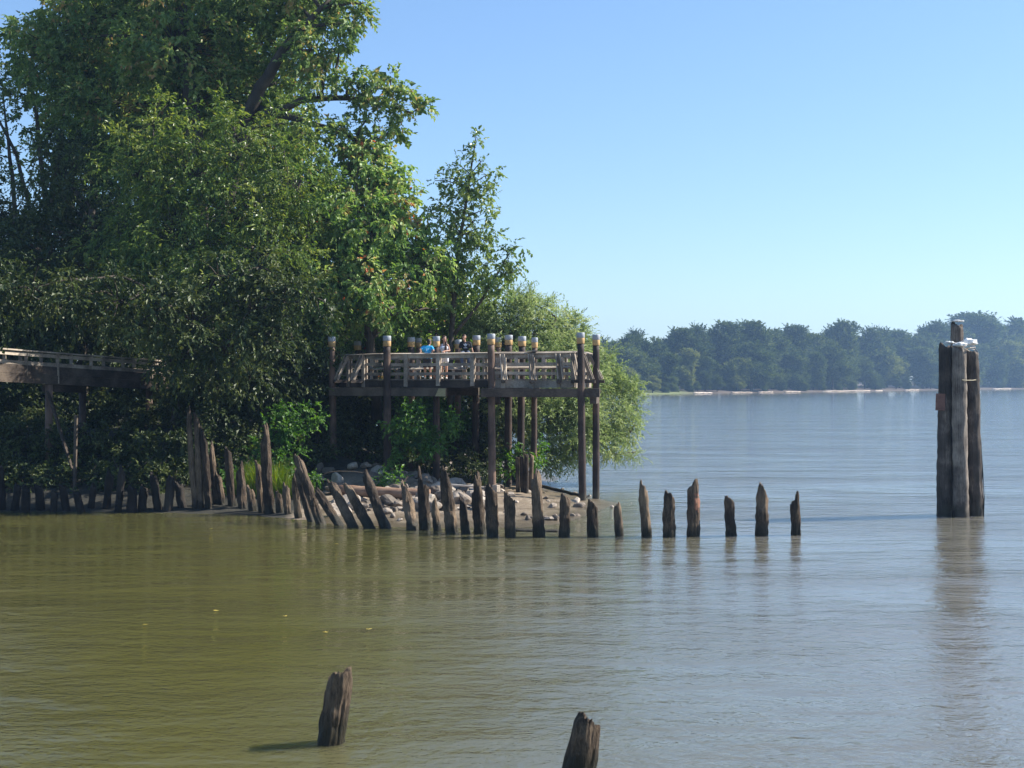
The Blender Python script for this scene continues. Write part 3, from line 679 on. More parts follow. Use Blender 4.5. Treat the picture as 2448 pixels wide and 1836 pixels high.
#FAR
vary(L_FAR); vary(L_FARP)
ORD = ['', 'first', 'second', 'third', 'fourth', 'fifth', 'sixth', 'seventh', 'eighth', 'ninth', 'tenth', 'eleventh', 'twelfth', 'thirteenth', 'fourteenth', 'fifteenth', 'sixteenth', 'seventeenth', 'eighteenth', 'nineteenth',
       'twentieth', 'twenty-first', 'twenty-second', 'twenty-third', 'twenty-fourth', 'twenty-fifth', 'twenty-sixth', 'twenty-seventh', 'twenty-eighth', 'twenty-ninth', 'thirtieth', 'thirty-first', 'thirty-second', 'thirty-third', 'thirty-fourth',
       'thirty-fifth', 'thirty-sixth', 'thirty-seventh', 'thirty-eighth', 'thirty-ninth', 'fortieth', 'forty-first', 'forty-second', 'forty-third', 'forty-fourth', 'forty-fifth', 'forty-sixth', 'forty-seventh', 'forty-eighth', 'forty-ninth', 'fiftieth',
       'fifty-first', 'fifty-second', 'fifty-third', 'fifty-fourth', 'fifty-fifth', 'fifty-sixth', 'fifty-seventh', 'fifty-eighth', 'fifty-ninth', 'sixtieth']
def far_proto(seed, kind):
    """a 20 m tall tree at the origin"""
    rng = np.random.default_rng(seed); lobes = []
    top = 20.0
    if kind == 'tall':
        for i in range(22):
            z = rng.uniform(2.2, 18.3); w = 5.0 * math.sin(min(1, (z - 1.5) / 9) * math.pi / 2) * (1.0 if z < 12 else 1 - (z - 12) / 12)
            a = rng.uniform(0, 6.28); rr = rng.uniform(0.2, 1) * w * 0.75
            lobes.append((math.cos(a) * rr, math.sin(a) * rr, z, (1.5 * rng.uniform(.7, 1.2), 1.5 * rng.uniform(.7, 1.2), 2.0 * rng.uniform(.8, 1.2)), 1.0))
        lobes.append((0, 0, 18.6, (1.2, 1.2, 1.6), 1.2))
    else:
        for i in range(20):
            z = rng.uniform(1.8, 17); w = 6.2 * math.sqrt(max(0.05, 1 - ((z - 7.5) / 10.5) ** 2)); a = rng.uniform(0, 6.28); rr = rng.uniform(0.2, 1) * w * 0.75
            lobes.append((math.cos(a) * rr, math.sin(a) * rr, z, (2.1 * rng.uniform(.7, 1.2), 2.1 * rng.uniform(.7, 1.2), 1.9 * rng.uniform(.8, 1.2)), 1.0))
    V, Rr, cen = lobes_to_leaves(lobes, rng, 0.6, 0.34, dens=1.0, clump_r=0.75, twigs=6, per=5, twigL=1.3, droop=-0.45)
    cm = crown_mesh('far_crown', V, Rr)
    mb = MB(); mb.tube([(0, 0, -1), (0.1, 0, 5), (-0.1, 0.1, 12), (0, 0, 18)], [0.4, 0.32, 0.2, 0.05], n=7)
    for l in lobes[::2]:
        limb(mb, (0, 0, l[2] * 0.7), l[:3], 0.13, 0.05, rng, n=3, k=5)
    tm = bpy.data.meshes.new('far_trunk'); tm.from_pydata(mb.v, [], mb.f)
    return cm, tm
protos = [far_proto(101, 'tall'), far_proto(102, 'tall'), far_proto(103, 'round'), far_proto(104, 'round'), far_proto(105, 'tall')]
protosP = []
for cm, tm in protos[:4]:
    c2 = cm.copy(); c2.materials.clear(); c2.materials.append(L_FARP); protosP.append((c2, tm))
for cm, tm in protos:
    cm.materials.append(L_FAR); tm.materials.append(M_BARK)
def far_tree(px, top_py, back, wide, kind, pale, label, group, rot):
    x, y = far_xy(px, back)
    z0 = 0.5
    ht = (H + (HOR - top_py) * y / F) - z0
    root = empty('far_tree', (x, y, z0), label, 'tree', group)
    cm, tm = (protosP if pale else protos)[kind]
    s = ht / 20.0
    for nm, me_ in (('crown', cm), ('trunk', tm)):
        o = bpy.data.objects.new(nm, me_); COL.objects.link(o); o.parent = root
    root.scale = (s * wide, s * wide, s); root.rotation_euler = (0, 0, rot)
rr = random.Random(7)
sky_px = [600, 1000, 1300, 1380, 1430, 1460, 1500, 1560, 1600, 1640, 1690, 1715, 1745, 1790, 1850, 1900, 1950, 1990, 2020, 2050, 2075, 2095, 2130, 2160, 2210, 2260, 2300, 2340, 2370, 2405, 2440, 2480, 3000]
sky_py = [800, 800, 803, 805, 812, 803, 806, 812, 800, 806, 796, 806, 790, 779, 780, 774, 779, 776, 788, 776, 778, 800, 786, 793, 788, 786, 780, 772, 766, 753, 757, 765, 770]
back = [x for x in np.arange(1180, 2720, 27.0)]
nb = len(back)
for i, px in enumerate(back):
    px = px + rr.uniform(-7, 7)
    j = nb - i
    far_tree(px, float(np.interp(px, sky_px, sky_py)) + rr.choice([-9, -4, 0, 4, 10, 16]) + rr.uniform(-3, 3), rr.uniform(22, 46), rr.uniform(1.4, 2.0), rr.choice([0, 1, 4, 2, 3]), False,
             'tall hazy tree in the rear row of the far shore, %s counting in from downriver' % ORD[j], 'tall trees in the rear row on the far shore', rr.uniform(0, 6.28))
front = [x for x in np.arange(1190, 2700, 37.0)]
nf = len(front)
for i, px in enumerate(front):
    px = px + rr.uniform(-10, 10)
    if 1450 < px < 1490: px -= 30
    sky = float(np.interp(px, sky_px, sky_py))
    hgt = rr.uniform(0.45, 0.82)
    far_tree(px, 928 - (928 - sky) * hgt, rr.uniform(8, 20), rr.uniform(1.3, 1.9), rr.choice([0, 2, 3, 1]), rr.random() < 0.3,
             'shorter leafy tree in the front row of the far shore, %s counting in from downriver' % ORD[nf - i], 'shorter trees in the front row on the far shore', rr.uniform(0, 6.28))
low = [x for x in np.arange(1300, 2560, 33.0)]
for i, px in enumerate(low):
    px += rr.uniform(-15, 15)
    far_tree(px, rr.uniform(893, 912), rr.uniform(5, 9), rr.uniform(1.4, 2.2), rr.choice([2, 3]), rr.random() < 0.12,
             'low round bush at the far waterline, %s counting in from downriver' % ORD[len(low) - i], 'low bushes along the far waterline', rr.uniform(0, 6.28))
# driftwood along the far waterline
dl = [(1660, 1705, 'pale driftwood log on the far shore beyond the flat-topped pile'), (1750, 1800, 'pale driftwood log on the far shore above the gap in the pile row'),
      (1815, 1850, 'short pale driftwood log on the far shore above the tallest outer pile'), (1878, 1915, 'pale driftwood log on the far shore above the outermost pile of the row'), (1968, 2082, 'longest pale driftwood log on the far shore, straight and narrow'),
      (2094, 2112, 'short reddish driftwood log next to the longest pale log'), (2165, 2200, 'driftwood log on the far shore between the longest log and the dolphin'), (2375, 2420, 'driftwood log on the far shore beyond the mooring dolphin')]
for i, (a, b, lab) in enumerate(dl):
    xa, ya = far_xy(a, 0.6); xb, yb = far_xy(b, 0.9)
    mb = MB(); P = []; 
    for k in range(9):
        t = k / 8; P.append((xa + (xb - xa) * t, ya + (yb - ya) * t, 0.25 + 0.08 * math.sin(k * 2.1 + i)))
    mb.tube(P, [0.24 - 0.01 * k + 0.05 * math.sin(k * 3 + i) for k in range(9)], n=8)
    tag(mb.build('driftwood_log', M_DRIFT, smooth=True), lab, 'log', 'driftwood logs along the far waterline')

#PILES
def pile_mesh(name, base, top, r, seed, tip=0.35, tipw=0.35, slant=0.15, jag=0.08, zlow=-0.7, nth=36, nr=34, ridge=0.2, sdir_=0.0, hollow=0.12, bow=0.25):
    """ragged timber; geometry relative to base"""
    tip = min(.6, tip * 0.8); rnd = random.Random(seed)
    base = Vector(base); top = Vector(top); ax = top - base; Ht = ax.length; ax.normalize()
    low = -(base.z - zlow) / max(ax.z, .3) if base.z > zlow else 0
    a = ax.cross(Vector((0, 1, 0))).normalized(); b = ax.cross(a).normalized()
    sd = rnd.uniform(0, 100); V = []; Fc = []
    hj = []
    for j in range(nth):
        th = 2 * math.pi * j / nth
        nz = noise.noise((math.cos(th) * 1.9 + sd, math.sin(th) * 1.9, sd)) * 0.5 + 0.5; nz = nz * 0.7 + 0.6 * abs(noise.noise((math.cos(th) * 5 + sd, math.sin(th) * 5, sd)))
        hj.append(Ht * (1 - slant * (0.5 - 0.5 * math.cos(th - sdir_)) - jag * nz * 3.2 - jag * rnd.random() * 0.6))
    mxh = max(hj); hj = [h + (Ht - mxh) for h in hj]
    for i in range(nr + 1):
        t = i / nr
        for j in range(nth):
            th = 2 * math.pi * j / nth
            h = low + (hj[j] - low) * t
            u = h / Ht; c0, s0 = math.cos(th), math.sin(th)
            prof = 1.0 - 0.08 * max(u, 0)
            if u > 1 - tip:
                q = (u - (1 - tip)) / tip; prof *= 1 - (1 - min(.92, tipw + .18)) * (0.25 * q + 0.75 * q ** 2.2) * (1 + 0.6 * noise.noise((c0 * 1.5 + sd, s0 * 1.5, q * 2.5 + sd)))
            c, s = math.cos(th), math.sin(th)
            d = ridge * noise.noise((c * 4.5 + sd, s * 4.5, h * 1.1 + sd)) + ridge * 0.9 * noise.noise((c * 1.3 + sd, s * 1.3 - sd, h * 2.6)) + ridge * .8 * noise.noise((c * 2.2 - sd, s * 2.2, h * 6)) + ridge * 0.5 * noise.noise((c * 9, s * 9 + sd, h * 5))
            bend = bow * r * math.sin(h * 1.3 + sd)
            rr_ = r * prof * (1 + d)
            V.append(ax * h + a * (c * rr_ + bend * 0.5) + b * (s * rr_))
    n0 = nr * nth
    for i in range(nr):
        for j in range(nth):
            k = (j + 1) % nth
            Fc.append((i * nth + j, i * nth + k, (i + 1) * nth + k, (i + 1) * nth + j))
    # splintered top
    cen = sum((V[n0 + j] for j in range(nth)), Vector()) / nth
    b0 = len(V)
    for j in range(nth):
        V.append(cen.lerp(V[n0 + j], 0.6) - ax * (hollow * r * 2 * rnd.uniform(0.1, 1.2)) + ax * (V[n0 + j] - cen).dot(ax) * 0.4)
    V.append(cen - ax * (hollow * r * 1.5))
    for j in range(nth):
        k = (j + 1) % nth
        Fc.append((n0 + j, n0 + k, b0 + k, b0 + j)); Fc.append((b0 + j, b0 + k, len(V) - 1))
    me = bpy.data.meshes.new(name); me.from_pydata([tuple(v) for v in V], [], Fc); me.validate()
    me.polygons.foreach_set('use_smooth', [True] * len(me.polygons))
    return me
gp = 'old broken piles standing in a row in the water'
# top px,py ; base px,py ; width px ; tip, tipw, slant, jag ; label
PL = [
 (450, 966, 466, 1222, 14, .3, .35, .1, .06, 'tall thin splinter of a pile at the shaded inner end of the lit row'),
 (467, 980, 481, 1222, 15, .2, .45, .1, .06, 'tall grey pile close against the thin splinter at the shaded inner end'),
 (483, 1016, 500, 1222, 18, .25, .5, .2, .06, 'thick grey pile, third from the shaded inner end of the row'),
 (502, 1052, 518, 1218, 15, .4, .4, .2, .06, 'narrow leaning pile, fourth from the shaded inner end'),
 (519, 1123, 533, 1218, 18, .4, .4, .2, .12, 'short forked pile, fifth from the shaded inner end'),
 (543, 1066, 556, 1220, 19, .25, .5, .1, .04, 'smooth pointed pile standing alone before the dark thicket'),
 (570, 1101, 582, 1222, 21, .3, .6, .3, .12, 'split-topped pile at the edge of the green reeds'),
 (595, 1157, 603, 1226, 19, .5, .4, .2, .1, 'low brown stub in front of the reeds'),
 (614, 1099, 626, 1228, 17, .5, .3, .1, .05, 'pointed pile beside the tallest jagged pile'),
 (629, 1010, 646, 1230, 25, .35, .45, .3, .07, 'tallest jagged pile, standing in front of the green reeds'),
 (664, 1170, 669, 1231, 17, .5, .4, .2, .1, 'low stub directly outside the tallest jagged pile'),
 (681, 1151, 690, 1233, 17, .4, .4, .2, .08, 'short brown pile, second outside the tallest jagged pile'),
 (701, 1128, 715, 1240, 17, .5, .4, .2, .12, 'ragged dark pile at the start of the leaning group'),
 (708, 1116, 742, 1248, 18, .4, .3, .1, .06, 'thin dark leaning pile pressed between two others'),
 (706, 1085, 768, 1252, 23, .3, .4, .1, .05, 'longest of the leaning piles, propped over the dark ones'),
 (754, 1167, 812, 1256, 21, .3, .4, .1, .05, 'low leaning pile with a sunlit upper edge'),
 (785, 1143, 846, 1260, 23, .3, .35, .1, .05, 'leaning pile in front of the red timber end'),
 (825, 1154, 884, 1262, 24, .4, .3, .1, .05, 'pointed leaning pile over the white rocks'),
 (868, 1123, 922, 1263, 25, .4, .3, .1, .05, 'outermost leaning pile with a sharp point'),
 (967, 1147, 988, 1265, 27, .35, .5, .2, .14, 'double-tipped pile next outside the leaning group'),
 (1005, 1112, 1017, 1267, 27, .4, .25, .3, .12, 'tall split pile in front of the red timber'),
 (1038, 1190, 1046, 1270, 19, .7, .15, .1, .05, 'small sharp pile between two tall split ones'),
 (1062, 1112, 1078, 1273, 29, .45, .2, .3, .1, 'tall pile with a thin spike, in front of the rocks'),
 (1102, 1187, 1113, 1275, 21, .6, .25, .2, .08, 'small pointed pile between the spiked pile and the platform pile'),
 (1133, 1126, 1148, 1276, 27, .3, .45, .4, .1, 'tall split pile just inside the front platform pile'),
 (1176, 1155, 1178, 1283, 29, .2, .6, .2, .06, 'thick pile standing right in front of the middle platform pile'),
 (1216, 1171, 1222, 1284, 26, .15, .75, .2, .08, 'blunt pile just outside the middle platform pile'),
 (1282, 1123, 1289, 1283, 28, .35, .35, .2, .06, 'tall tapering pile in front of the four short posts'),
 (1350, 1178, 1349, 1283, 26, .3, .5, .1, .04, 'rounded pile standing before the open mud'),
 (1417, 1192, 1419, 1283, 27, .35, .5, .3, .06, 'rounded pile right below the end pile of the platform'),
 (1474, 1199, 1481, 1281, 20, .4, .45, .2, .08, 'short narrow pile, the first standing fully in open water'),
 (1537, 1144, 1545, 1282, 24, .55, .35, .2, .06, 'tall tapering pile, second in open water'),
 (1599, 1170, 1601, 1284, 28, .1, .8, .2, .06, 'flat-topped crooked pile, third in open water'),
 (1655, 1144, 1659, 1282, 30, .4, .55, .2, .04, 'thickest outer pile with a torn reddish patch'),
 (1744, 1183, 1748, 1280, 25, .3, .6, .2, .04, 'shorter rounded pile alone in the wide gap'),
 (1822, 1152, 1822, 1280, 30, .45, .35, .35, .05, 'tall smooth pile, last but one in open water'),
 (1900, 1172, 1903, 1279, 24, .2, .6, .3, .12, 'outermost pile of the row, with a notched top'),
]
for i, (tx, ty, bx_, by_, w, tip, tipw, sl, jg, lab) in enumerate(PL):
    D = WD(by_)
    base = Vector(((bx_ - CXP) * D / F, D, 0.0))
    top = PW(tx, ty, D + (0.0 if abs(tx - bx_) < 20 else 0.6))
    r = PX(D, w) / 2 * 0.98
    me_ = pile_mesh('old_pile', base, top, r, i * 7 + 3, tip, tipw, sl, jg, sdir_=(0.6 if i % 3 else 2.6))
    if 'torn reddish' in lab:
        me_.materials.append(M_OLD); me_.materials.append(M_TORN)
        for p in me_.polygons:
            c = p.center
            if 0.85 + .25 * noise.noise(c * 9) < c.z < 1.22 + .3 * noise.noise(c * 9) and c.y < 0 and c.x > -.02: p.material_index = 1
    o = tag(link('old_pile', me_, M_OLD, loc=base), lab, 'wooden pile', gp)
# foreground ones
for (tx, ty, bx_, by_, w, tip, tipw, sl, jg, lab, sd_, sdr) in [
        (822, 1592, 787, 1776, 64, .35, .62, .14, .05, 'big slanted-top pile standing alone in open water', 5, 2.9),
        (1404, 1700, 1376, 1862, 76, .5, .5, .22, .06, 'big leaning stump cut off by the lower edge of the picture', 21, 0.3)]:
    D = WD(by_); base = Vector(((bx_ - CXP) * D / F, D, 0.0)); top = PW(tx, ty, D)
    me_ = pile_mesh('old_pile', base, top, PX(D, w) / 2, sd_, tip, tipw, sl, jg, nth=72, nr=90, ridge=0.11, sdir_=sdr)
    tag(link('old_pile', me_, M_OLD, loc=base), lab, 'wooden pile', 'lone old piles near the viewer')
# dark bulkhead piles along the shaded bank
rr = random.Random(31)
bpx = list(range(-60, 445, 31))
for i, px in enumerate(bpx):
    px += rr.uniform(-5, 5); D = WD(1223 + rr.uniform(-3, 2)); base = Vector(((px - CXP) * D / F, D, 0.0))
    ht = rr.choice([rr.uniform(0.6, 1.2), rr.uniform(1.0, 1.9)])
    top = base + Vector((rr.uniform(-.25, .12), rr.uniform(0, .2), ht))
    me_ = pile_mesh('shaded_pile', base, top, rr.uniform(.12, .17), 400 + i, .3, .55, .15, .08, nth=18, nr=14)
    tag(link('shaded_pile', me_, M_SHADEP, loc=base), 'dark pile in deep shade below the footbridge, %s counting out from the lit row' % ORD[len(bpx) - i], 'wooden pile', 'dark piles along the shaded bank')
# four short posts
for i, (tx, ty, bx_, by_, w, lab) in enumerate([(1237, 1091, 1238, 1171, 10, 'thinnest of the four short round posts'), (1247, 1088, 1250, 1181, 12, 'short round post standing lowest down the mud, second of four'),
                                     (1259, 1084, 1257, 1177, 12, 'third of the four short round posts, pale sided'), (1272, 1085, 1269, 1168, 11, 'fourth short round post, with leaves at its side')]):
    D = 55.5 + (0 if i < 3 else 1.2) - i * 0.1
    base = PW(bx_, by_, D); g = gz(base.x, base.y)
    top = PW(tx, ty, D)
    base = Vector((base.x, base.y, g))
    me_ = pile_mesh('round_post', base, top, PX(D, w) / 2, 60 + i, .1, .9, .04, .02, zlow=g - .3, nth=18, nr=14, ridge=.04)
    tag(link('round_post', me_, M_OLD, loc=base), lab, 'post', 'short round posts on the mud')

#DOLPHIN
Dd = 47.8
dol = empty('mooring_dolphin', ((2296 - CXP) * Dd / F, Dd, 0), 'tall cluster of four dark mooring piles with white crusted tops out in the river', 'mooring dolphin')
def dpile(tx, ty, bx_, w, dD, seed, tipw=.92, jag=.015):
    D = Dd + dD; base = Vector(((bx_ - CXP) * D / F, D, 0)); top = PW(tx, ty, D)
    me_ = pile_mesh('pile', base, top, PX(D, w) / 2, seed, .06, tipw, .02, jag, nth=36, nr=60, ridge=.09, bow=.05)
    return link('pile', me_, M_DOL, dol, loc=base)
dpile(2262, 818, 2257, 36, 0.0, 901)
dpile(2292, 826, 2298, 36, -0.35, 902)
dpile(2321, 832, 2333, 36, 0.1, 903)
dpile(2287, 767, 2290, 31, 0.5, 904)
dpile(2278, 826, 2276, 26, 0.35, 905)
def crust(cx, cy, D, rx, rz, seed, parent, ry=None):
    rnd = random.Random(seed); c = PW(cx, cy, D); rx = PX(D, rx); rz = PX(D, rz); ry = ry or rx
    bm = bmesh.new(); bmesh.ops.create_icosphere(bm, subdivisions=4, radius=1)
    for v in bm.verts:
        k = 1 + 0.45 * noise.noise(v.co * 2 + Vector((seed, 0, 0))) + 0.25 * noise.noise(v.co * 6 + Vector((seed, 0, 0)))
        v.co *= k
        v.co = Vector((v.co.x * rx, v.co.y * ry, (v.co.z if v.co.z > 0 else v.co.z * 0.6) * rz)) + c
    me_ = bpy.data.meshes.new('droppings_crust'); bm.to_mesh(me_); bm.free()
    me_.polygons.foreach_set('use_smooth', [True] * len(me_.polygons))
    return link('droppings_crust', me_, M_GUANO, parent)
crust(2289, 768, Dd + .5, 13, 3, 1, dol)
crust(2270, 819, Dd, 11, 3, 2, dol)
crust(2294, 825, Dd - .35, 16, 6, 3, dol)
crust(2317, 820, Dd + .1, 17, 10, 4, dol)
mb = MB(); p = PW(2248, 961, Dd - .42); mb.box((p.x, p.y, p.z), (PX(Dd, 22), 0.04, PX(Dd, 40)), Matrix.Rotation(R(2), 3, 'Y'))
mb.build('sign_board', M_SIGN, dol, bevel=.005)
mb = MB(); mb.tube([PW(2300, 908, Dd - .64), PW(2310, 909, Dd - .6), PW(2325, 909, Dd - .3), PW(2334, 908, Dd - .1)], [.012] * 4, n=6); mb.build('wire_band', M_WIRE, dol)
mb = MB(); mb.tube([PW(x, y, Dd - .05) for x, y in ((2312, 832), (2328, 830), (2336, 840), (2338, 860), (2334, 885), (2332, 930), (2338, 1000), (2345, 1060), (2350, 1130), (2353, 1190), (2352, 1236))], [.017] * 11, n=6); mb.build('mooring_rope', M_ROPE, dol, smooth=True)
mb = MB()
for k, (x0, y0, x1, y1) in enumerate([(2300, 832, 2330, 836), (2305, 836, 2332, 830), (2296, 830, 2318, 840)]):
    mb.tube([PW(x0, y0, Dd - .45), PW((x0 + x1) / 2, (y0 + y1) / 2 - 2, Dd - .5), PW(x1, y1, Dd - .3)], [.012] * 3, n=5)
mb.build('twine', M_DRIFT, dol)

#PLATFORM
ZD = 4.80     # deck top
plat = empty('viewing_platform', (-2.2, 56.5, 1.0), 'raised wooden viewing platform with railings, carried on tall capped piles over the mud', 'platform')
def plat_pile(tx, ty, bx_, D, w, zb=None, cap=1.0, gap=False):
    top = PW(tx, ty, D); bpt = Vector(((bx_ - CXP) * D / F, D, 0)); g = gz(bpt.x, bpt.y)
    bpt.z = min(g, 0.4) - .4 if g < 0.5 else g - .4
    r = PX(D, w) / 2
    rnd = random.Random(int(tx)); mb = MB(); P = []; Rr = []
    n = 22
    for i in range(n + 1):
        t = i / n; q = bpt.lerp(top - Vector((0, 0, .42)), t)
        P.append(q + Vector((rnd.uniform(-.006, .006), rnd.uniform(-.006, .006), 0))); Rr.append(r * (1.06 - .12 * t) * rnd.uniform(.98, 1.02))
    mb.tube(P, Rr, n=20)
    o = mb.build('pile', M_PILE, plat, smooth=True)
    pl = Vector(plat.location)
    def ring(name, z0, z1, rr0, rr1, m):
        b = MB(); b.tube([top - Vector((0, 0, z0)), top - Vector((0, 0, z0 - .01)), top - Vector((0, 0, z1 + .01)), top - Vector((0, 0, z1))], [rr0 * .96, rr0, rr1, rr1 * .96], n=24)
        # keep as the pile's own child
        me_ = bpy.data.meshes.new(name); me_.from_pydata(b.v, [], b.f); me_.materials.append(m)
        me_.polygons.foreach_set('use_smooth', [len(p.vertices) == 4 for p in me_.polygons])
        c = bpy.data.objects.new(name, me_); COL.objects.link(c); c.parent = o
        return c
    ring('tan_band', .43, .20, r * 1.06, r * 1.08, M_BAND)
    ring('grey_cap', .205, 0.0, r * 1.12, r * 1.10, M_SLEEVE)
    return o
PP = [(793, 805, 797, 58.0, 17), (925, 803, 926, 56.0, 18), (1174, 798, 1177, 54.2, 17.5), (1388, 795, 1393, 52.9, 17.5), (1425, 800, 1425, 54.6, 16.5),
      (983, 806, 983, 60.4, 17), (1001, 808, 1001, 62.0, 13.5), (1043, 804, 1044, 56.5, 16), (1095, 812, 1093, 61.0, 16), (1139, 802, 1136, 60.0, 17), (1191, 807, 1191, 61.0, 14),
      (1216, 801, 1214, 58.6, 17.5), (1248, 804, 1243, 58.4, 17.5), (1278, 807, 1276, 58.0, 14), (855, 815, 855, 62.5, 16), (836, 822, 836, 66, 11)]
for a in PP: plat_pile(*a)
def at(px, D, z): return Vector(((px - CXP) * D / F, D, z))
# outline of the deck, anticlockwise from the west corner: (px, D)
OUT = [(812, 58.6), (915, 56.5), (1170, 54.7), (1376, 53.4), (1412, 55.2), (1330, 57.6), (1180, 58.2), (1130, 59.6), (980, 60.1), (840, 61.2)]
OP = [at(px, D, 0) for px, D in OUT]
# deck planks: strips across the outline
mb = MB()
ymin, ymax = min(p.y for p in OP), max(p.y for p in OP)
y = ymin
while y < ymax:
    xsn = []
    for i in range(len(OP)):
        a, b = OP[i], OP[(i + 1) % len(OP)]
        if (a.y - y - .07) * (b.y - y - .07) < 0:
            t = (y + .07 - a.y) / (b.y - a.y); xsn.append(a.x + (b.x - a.x) * t)
    xsn.sort()
    for k in range(0, len(xsn) - 1, 2):
        if xsn[k + 1] - xsn[k] > .1: mb.box(((xsn[k] + xsn[k + 1]) / 2, y + .07, ZD - .02), (xsn[k + 1] - xsn[k], .132, .04))
    y += .142
mb.build('deck', M_BOARD, plat)
# rim joists and cap beams
for i in range(len(OP)):
    a, b = OP[i].copy(), OP[(i + 1) % len(OP)].copy()
    a.z = b.z = ZD - .20
    mb = MB(); mb.plank(a, b, .07, .30)
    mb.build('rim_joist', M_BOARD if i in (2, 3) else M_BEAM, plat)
def beam(px0, D0, px1, D1, ztop, h, w, m=M_BEAM, ends=False):
    mb = MB(); mb.plank(at(px0, D0, ztop - h / 2), at(px1, D1, ztop - h / 2), w, h)
    o = mb.build('cap_beam', m, plat, bevel=.01); return o
beam(790, 57.6, 922, 56.2, ZD - .36, .34, .28)
beam(922, 56.25, 1066, 55.3, ZD - .36, .34, .26)
beam(1150, 54.0, 1434, 52.75, ZD - .37, .34, .14)
beam(1150, 54.42, 1434, 53.2, ZD - .37, .34, .14)
beam(975, 60.0, 1145, 59.6, ZD - .37, .34, .26)
beam(1165, 58.4, 1290, 57.9, ZD - .37, .34, .26)
beam(1188, 54.8, 1170, 60.5, ZD - .71, .3, .26)
beam(1418, 53.0, 1425, 55.0, ZD - .71, .26, .26)
for px, D0, D1 in ((860, 58.2, 61), (960, 56.7, 60.2), (1060, 55.8, 60), (1110, 55.4, 60), (1240, 54.5, 58), (1310, 54.1, 57.8)):
    mb = MB(); mb.plank(at(px, D0, ZD - .19), at(px, D1, ZD - .19), .06, .28); mb.build('joist', M_BEAM, plat)
# cut beam ends, paler
for (x0, x1, D) in ((1040, 1065, 55.08), (920, 932, 55.98)):
    mb = MB(); c0 = at(x0, D, 0); c1 = at(x1, D, 0)
    zt, zb = ZD - .38, ZD - .70
    v = [(c0.x + (.14 if x0 > 1000 else 0), D, zt), (c1.x, D, zt), (c1.x - (0 if x0 > 1000 else .05), D, zb + (0 if x0 > 1000 else .08)), (c0.x, D, zb)]
    v += [(a, b + .05, c) for a, b, c in v]
    mb.add(v, [(0, 1, 2, 3)[::-1], (4, 5, 6, 7), (0, 1, 5, 4), (1, 2, 6, 5), (2, 3, 7, 6), (3, 0, 4, 7)]); mb.build('gusset_plate', M_END, plat)
# railing
ZR = 5.84
def edge_pt(i, t, z, off=0.0):
    a, b = OP[i], OP[(i + 1) % len(OP)]; p = a.lerp(b, t); d = (b - a).normalized(); nrm = Vector((d.y, -d.x, 0))
    return Vector((p.x, p.y, z)) + nrm * off
for i in range(len(OP)):
    if i in (8, 9): hi = False
    nn = (edge_pt(i, .5, 0, 1) - edge_pt(i, .5, 0, 0)) * (.30 if i in (2, 3) else .12)
    mb = MB(); mb.plank(edge_pt(i, -.005, ZR), edge_pt(i, .5, ZR - .012), .24, .045, up=(nn.x, nn.y, 1)); mb.plank(edge_pt(i, .502, ZR - .01), edge_pt(i, 1.005, ZR + .004), .24, .045, up=(nn.x, nn.y, 1)); mb.build('top_rail', M_BOARD, plat, bevel=.006)
    mb = MB(); mb.plank(edge_pt(i, 0.005, ZR - .11, .03), edge_pt(i, .995, ZR - .11, .03), .04, .16); mb.build('rail_board', M_BOARD, plat)
    for zz, hh_ in ((ZD + .60, .12), (ZD + .22, .12)):
        jr = random.Random(i * 10 + int(zz * 10)); mb = MB(); mb.plank(edge_pt(i, 0.01, zz + jr.uniform(-.03, .03), .0), edge_pt(i, .99, zz + jr.uniform(-.03, .03), .0), .04, hh_); mb.build('mid_rail', M_BOARD, plat)
def post(px, i, brace=None, w=.17):
    a, b = OP[i], OP[(i + 1) % len(OP)]
    # parameter along the edge whose picture column is px
    lo, hi = 0.0, 1.0
    f = lambda t: CXP + (a.lerp(b, t).x) * F / (a.lerp(b, t).y)
    inc = f(1) > f(0)
    for _ in range(30):
        m_ = (lo + hi) / 2
        if (f(m_) < px) == inc: lo = m_
        else: hi = m_
    t = lo; d = (b - a).normalized(); nrm = Vector((d.y, -d.x, 0))
    mb = MB(); jr = random.Random(int(px)); p0 = edge_pt(i, t, ZD - .36 + jr.uniform(-.05, .08), .075); p1 = edge_pt(i, t, ZR - .04, .075)
    M_ = Matrix((d, nrm, Vector((0, 0, 1)))).transposed()
    mb.box((p0 + p1) / 2, (w, .06, (p1 - p0).length), M_)
    q0 = edge_pt(i, t, ZD, -.08); q1 = edge_pt(i, t, ZR - .025, -.08)
    mb.box((q0 + q1) / 2, (w * .9, .05, (q1 - q0).length), M_)
    mb.build('rail_post', M_BOARD, plat, bevel=.005)
    if brace:
        dx, dn = brace
        mb = MB()
        for s in (-.09, .09):
            f0 = edge_pt(i, t, ZR - .06, .14) + d * s; f1 = edge_pt(i, t, ZD - .02, dn) + d * (s + dx)
            dd = (f1 - f0).normalized(); fw = nrm.cross(dd).normalized()
            mb.plank(f0, f1, .035, .13, up=nrm)
        mb.build('rail_brace', M_BOARD, plat)
        mb = MB(); mb.plank(edge_pt(i, t, ZD - .1, .1), edge_pt(i, t, ZD - .1, dn + .12) + d * dx, .14, .12); mb.build('outrigger', M_BEAM, plat)
post(835, 0, (-.18, .55)); post(872, 0, (-.18, .5))
post(972, 1); post(1049, 1); post(1131, 1)
post(1204, 2, (.18, .35)); post(1272, 2, (.18, .35)); post(1337, 2, (.18, .35)); post(1371, 2, (.25, .3))
post(1402, 3, (.1, .6)); post(1385, 3, (.1, .5))
post(1395, 4); post(1350, 4); post(1300, 5); post(1235, 5); post(1190, 5); post(1160, 6); post(1110, 7); post(1055, 7); post(1000, 7); post(950, 8); post(890, 8)
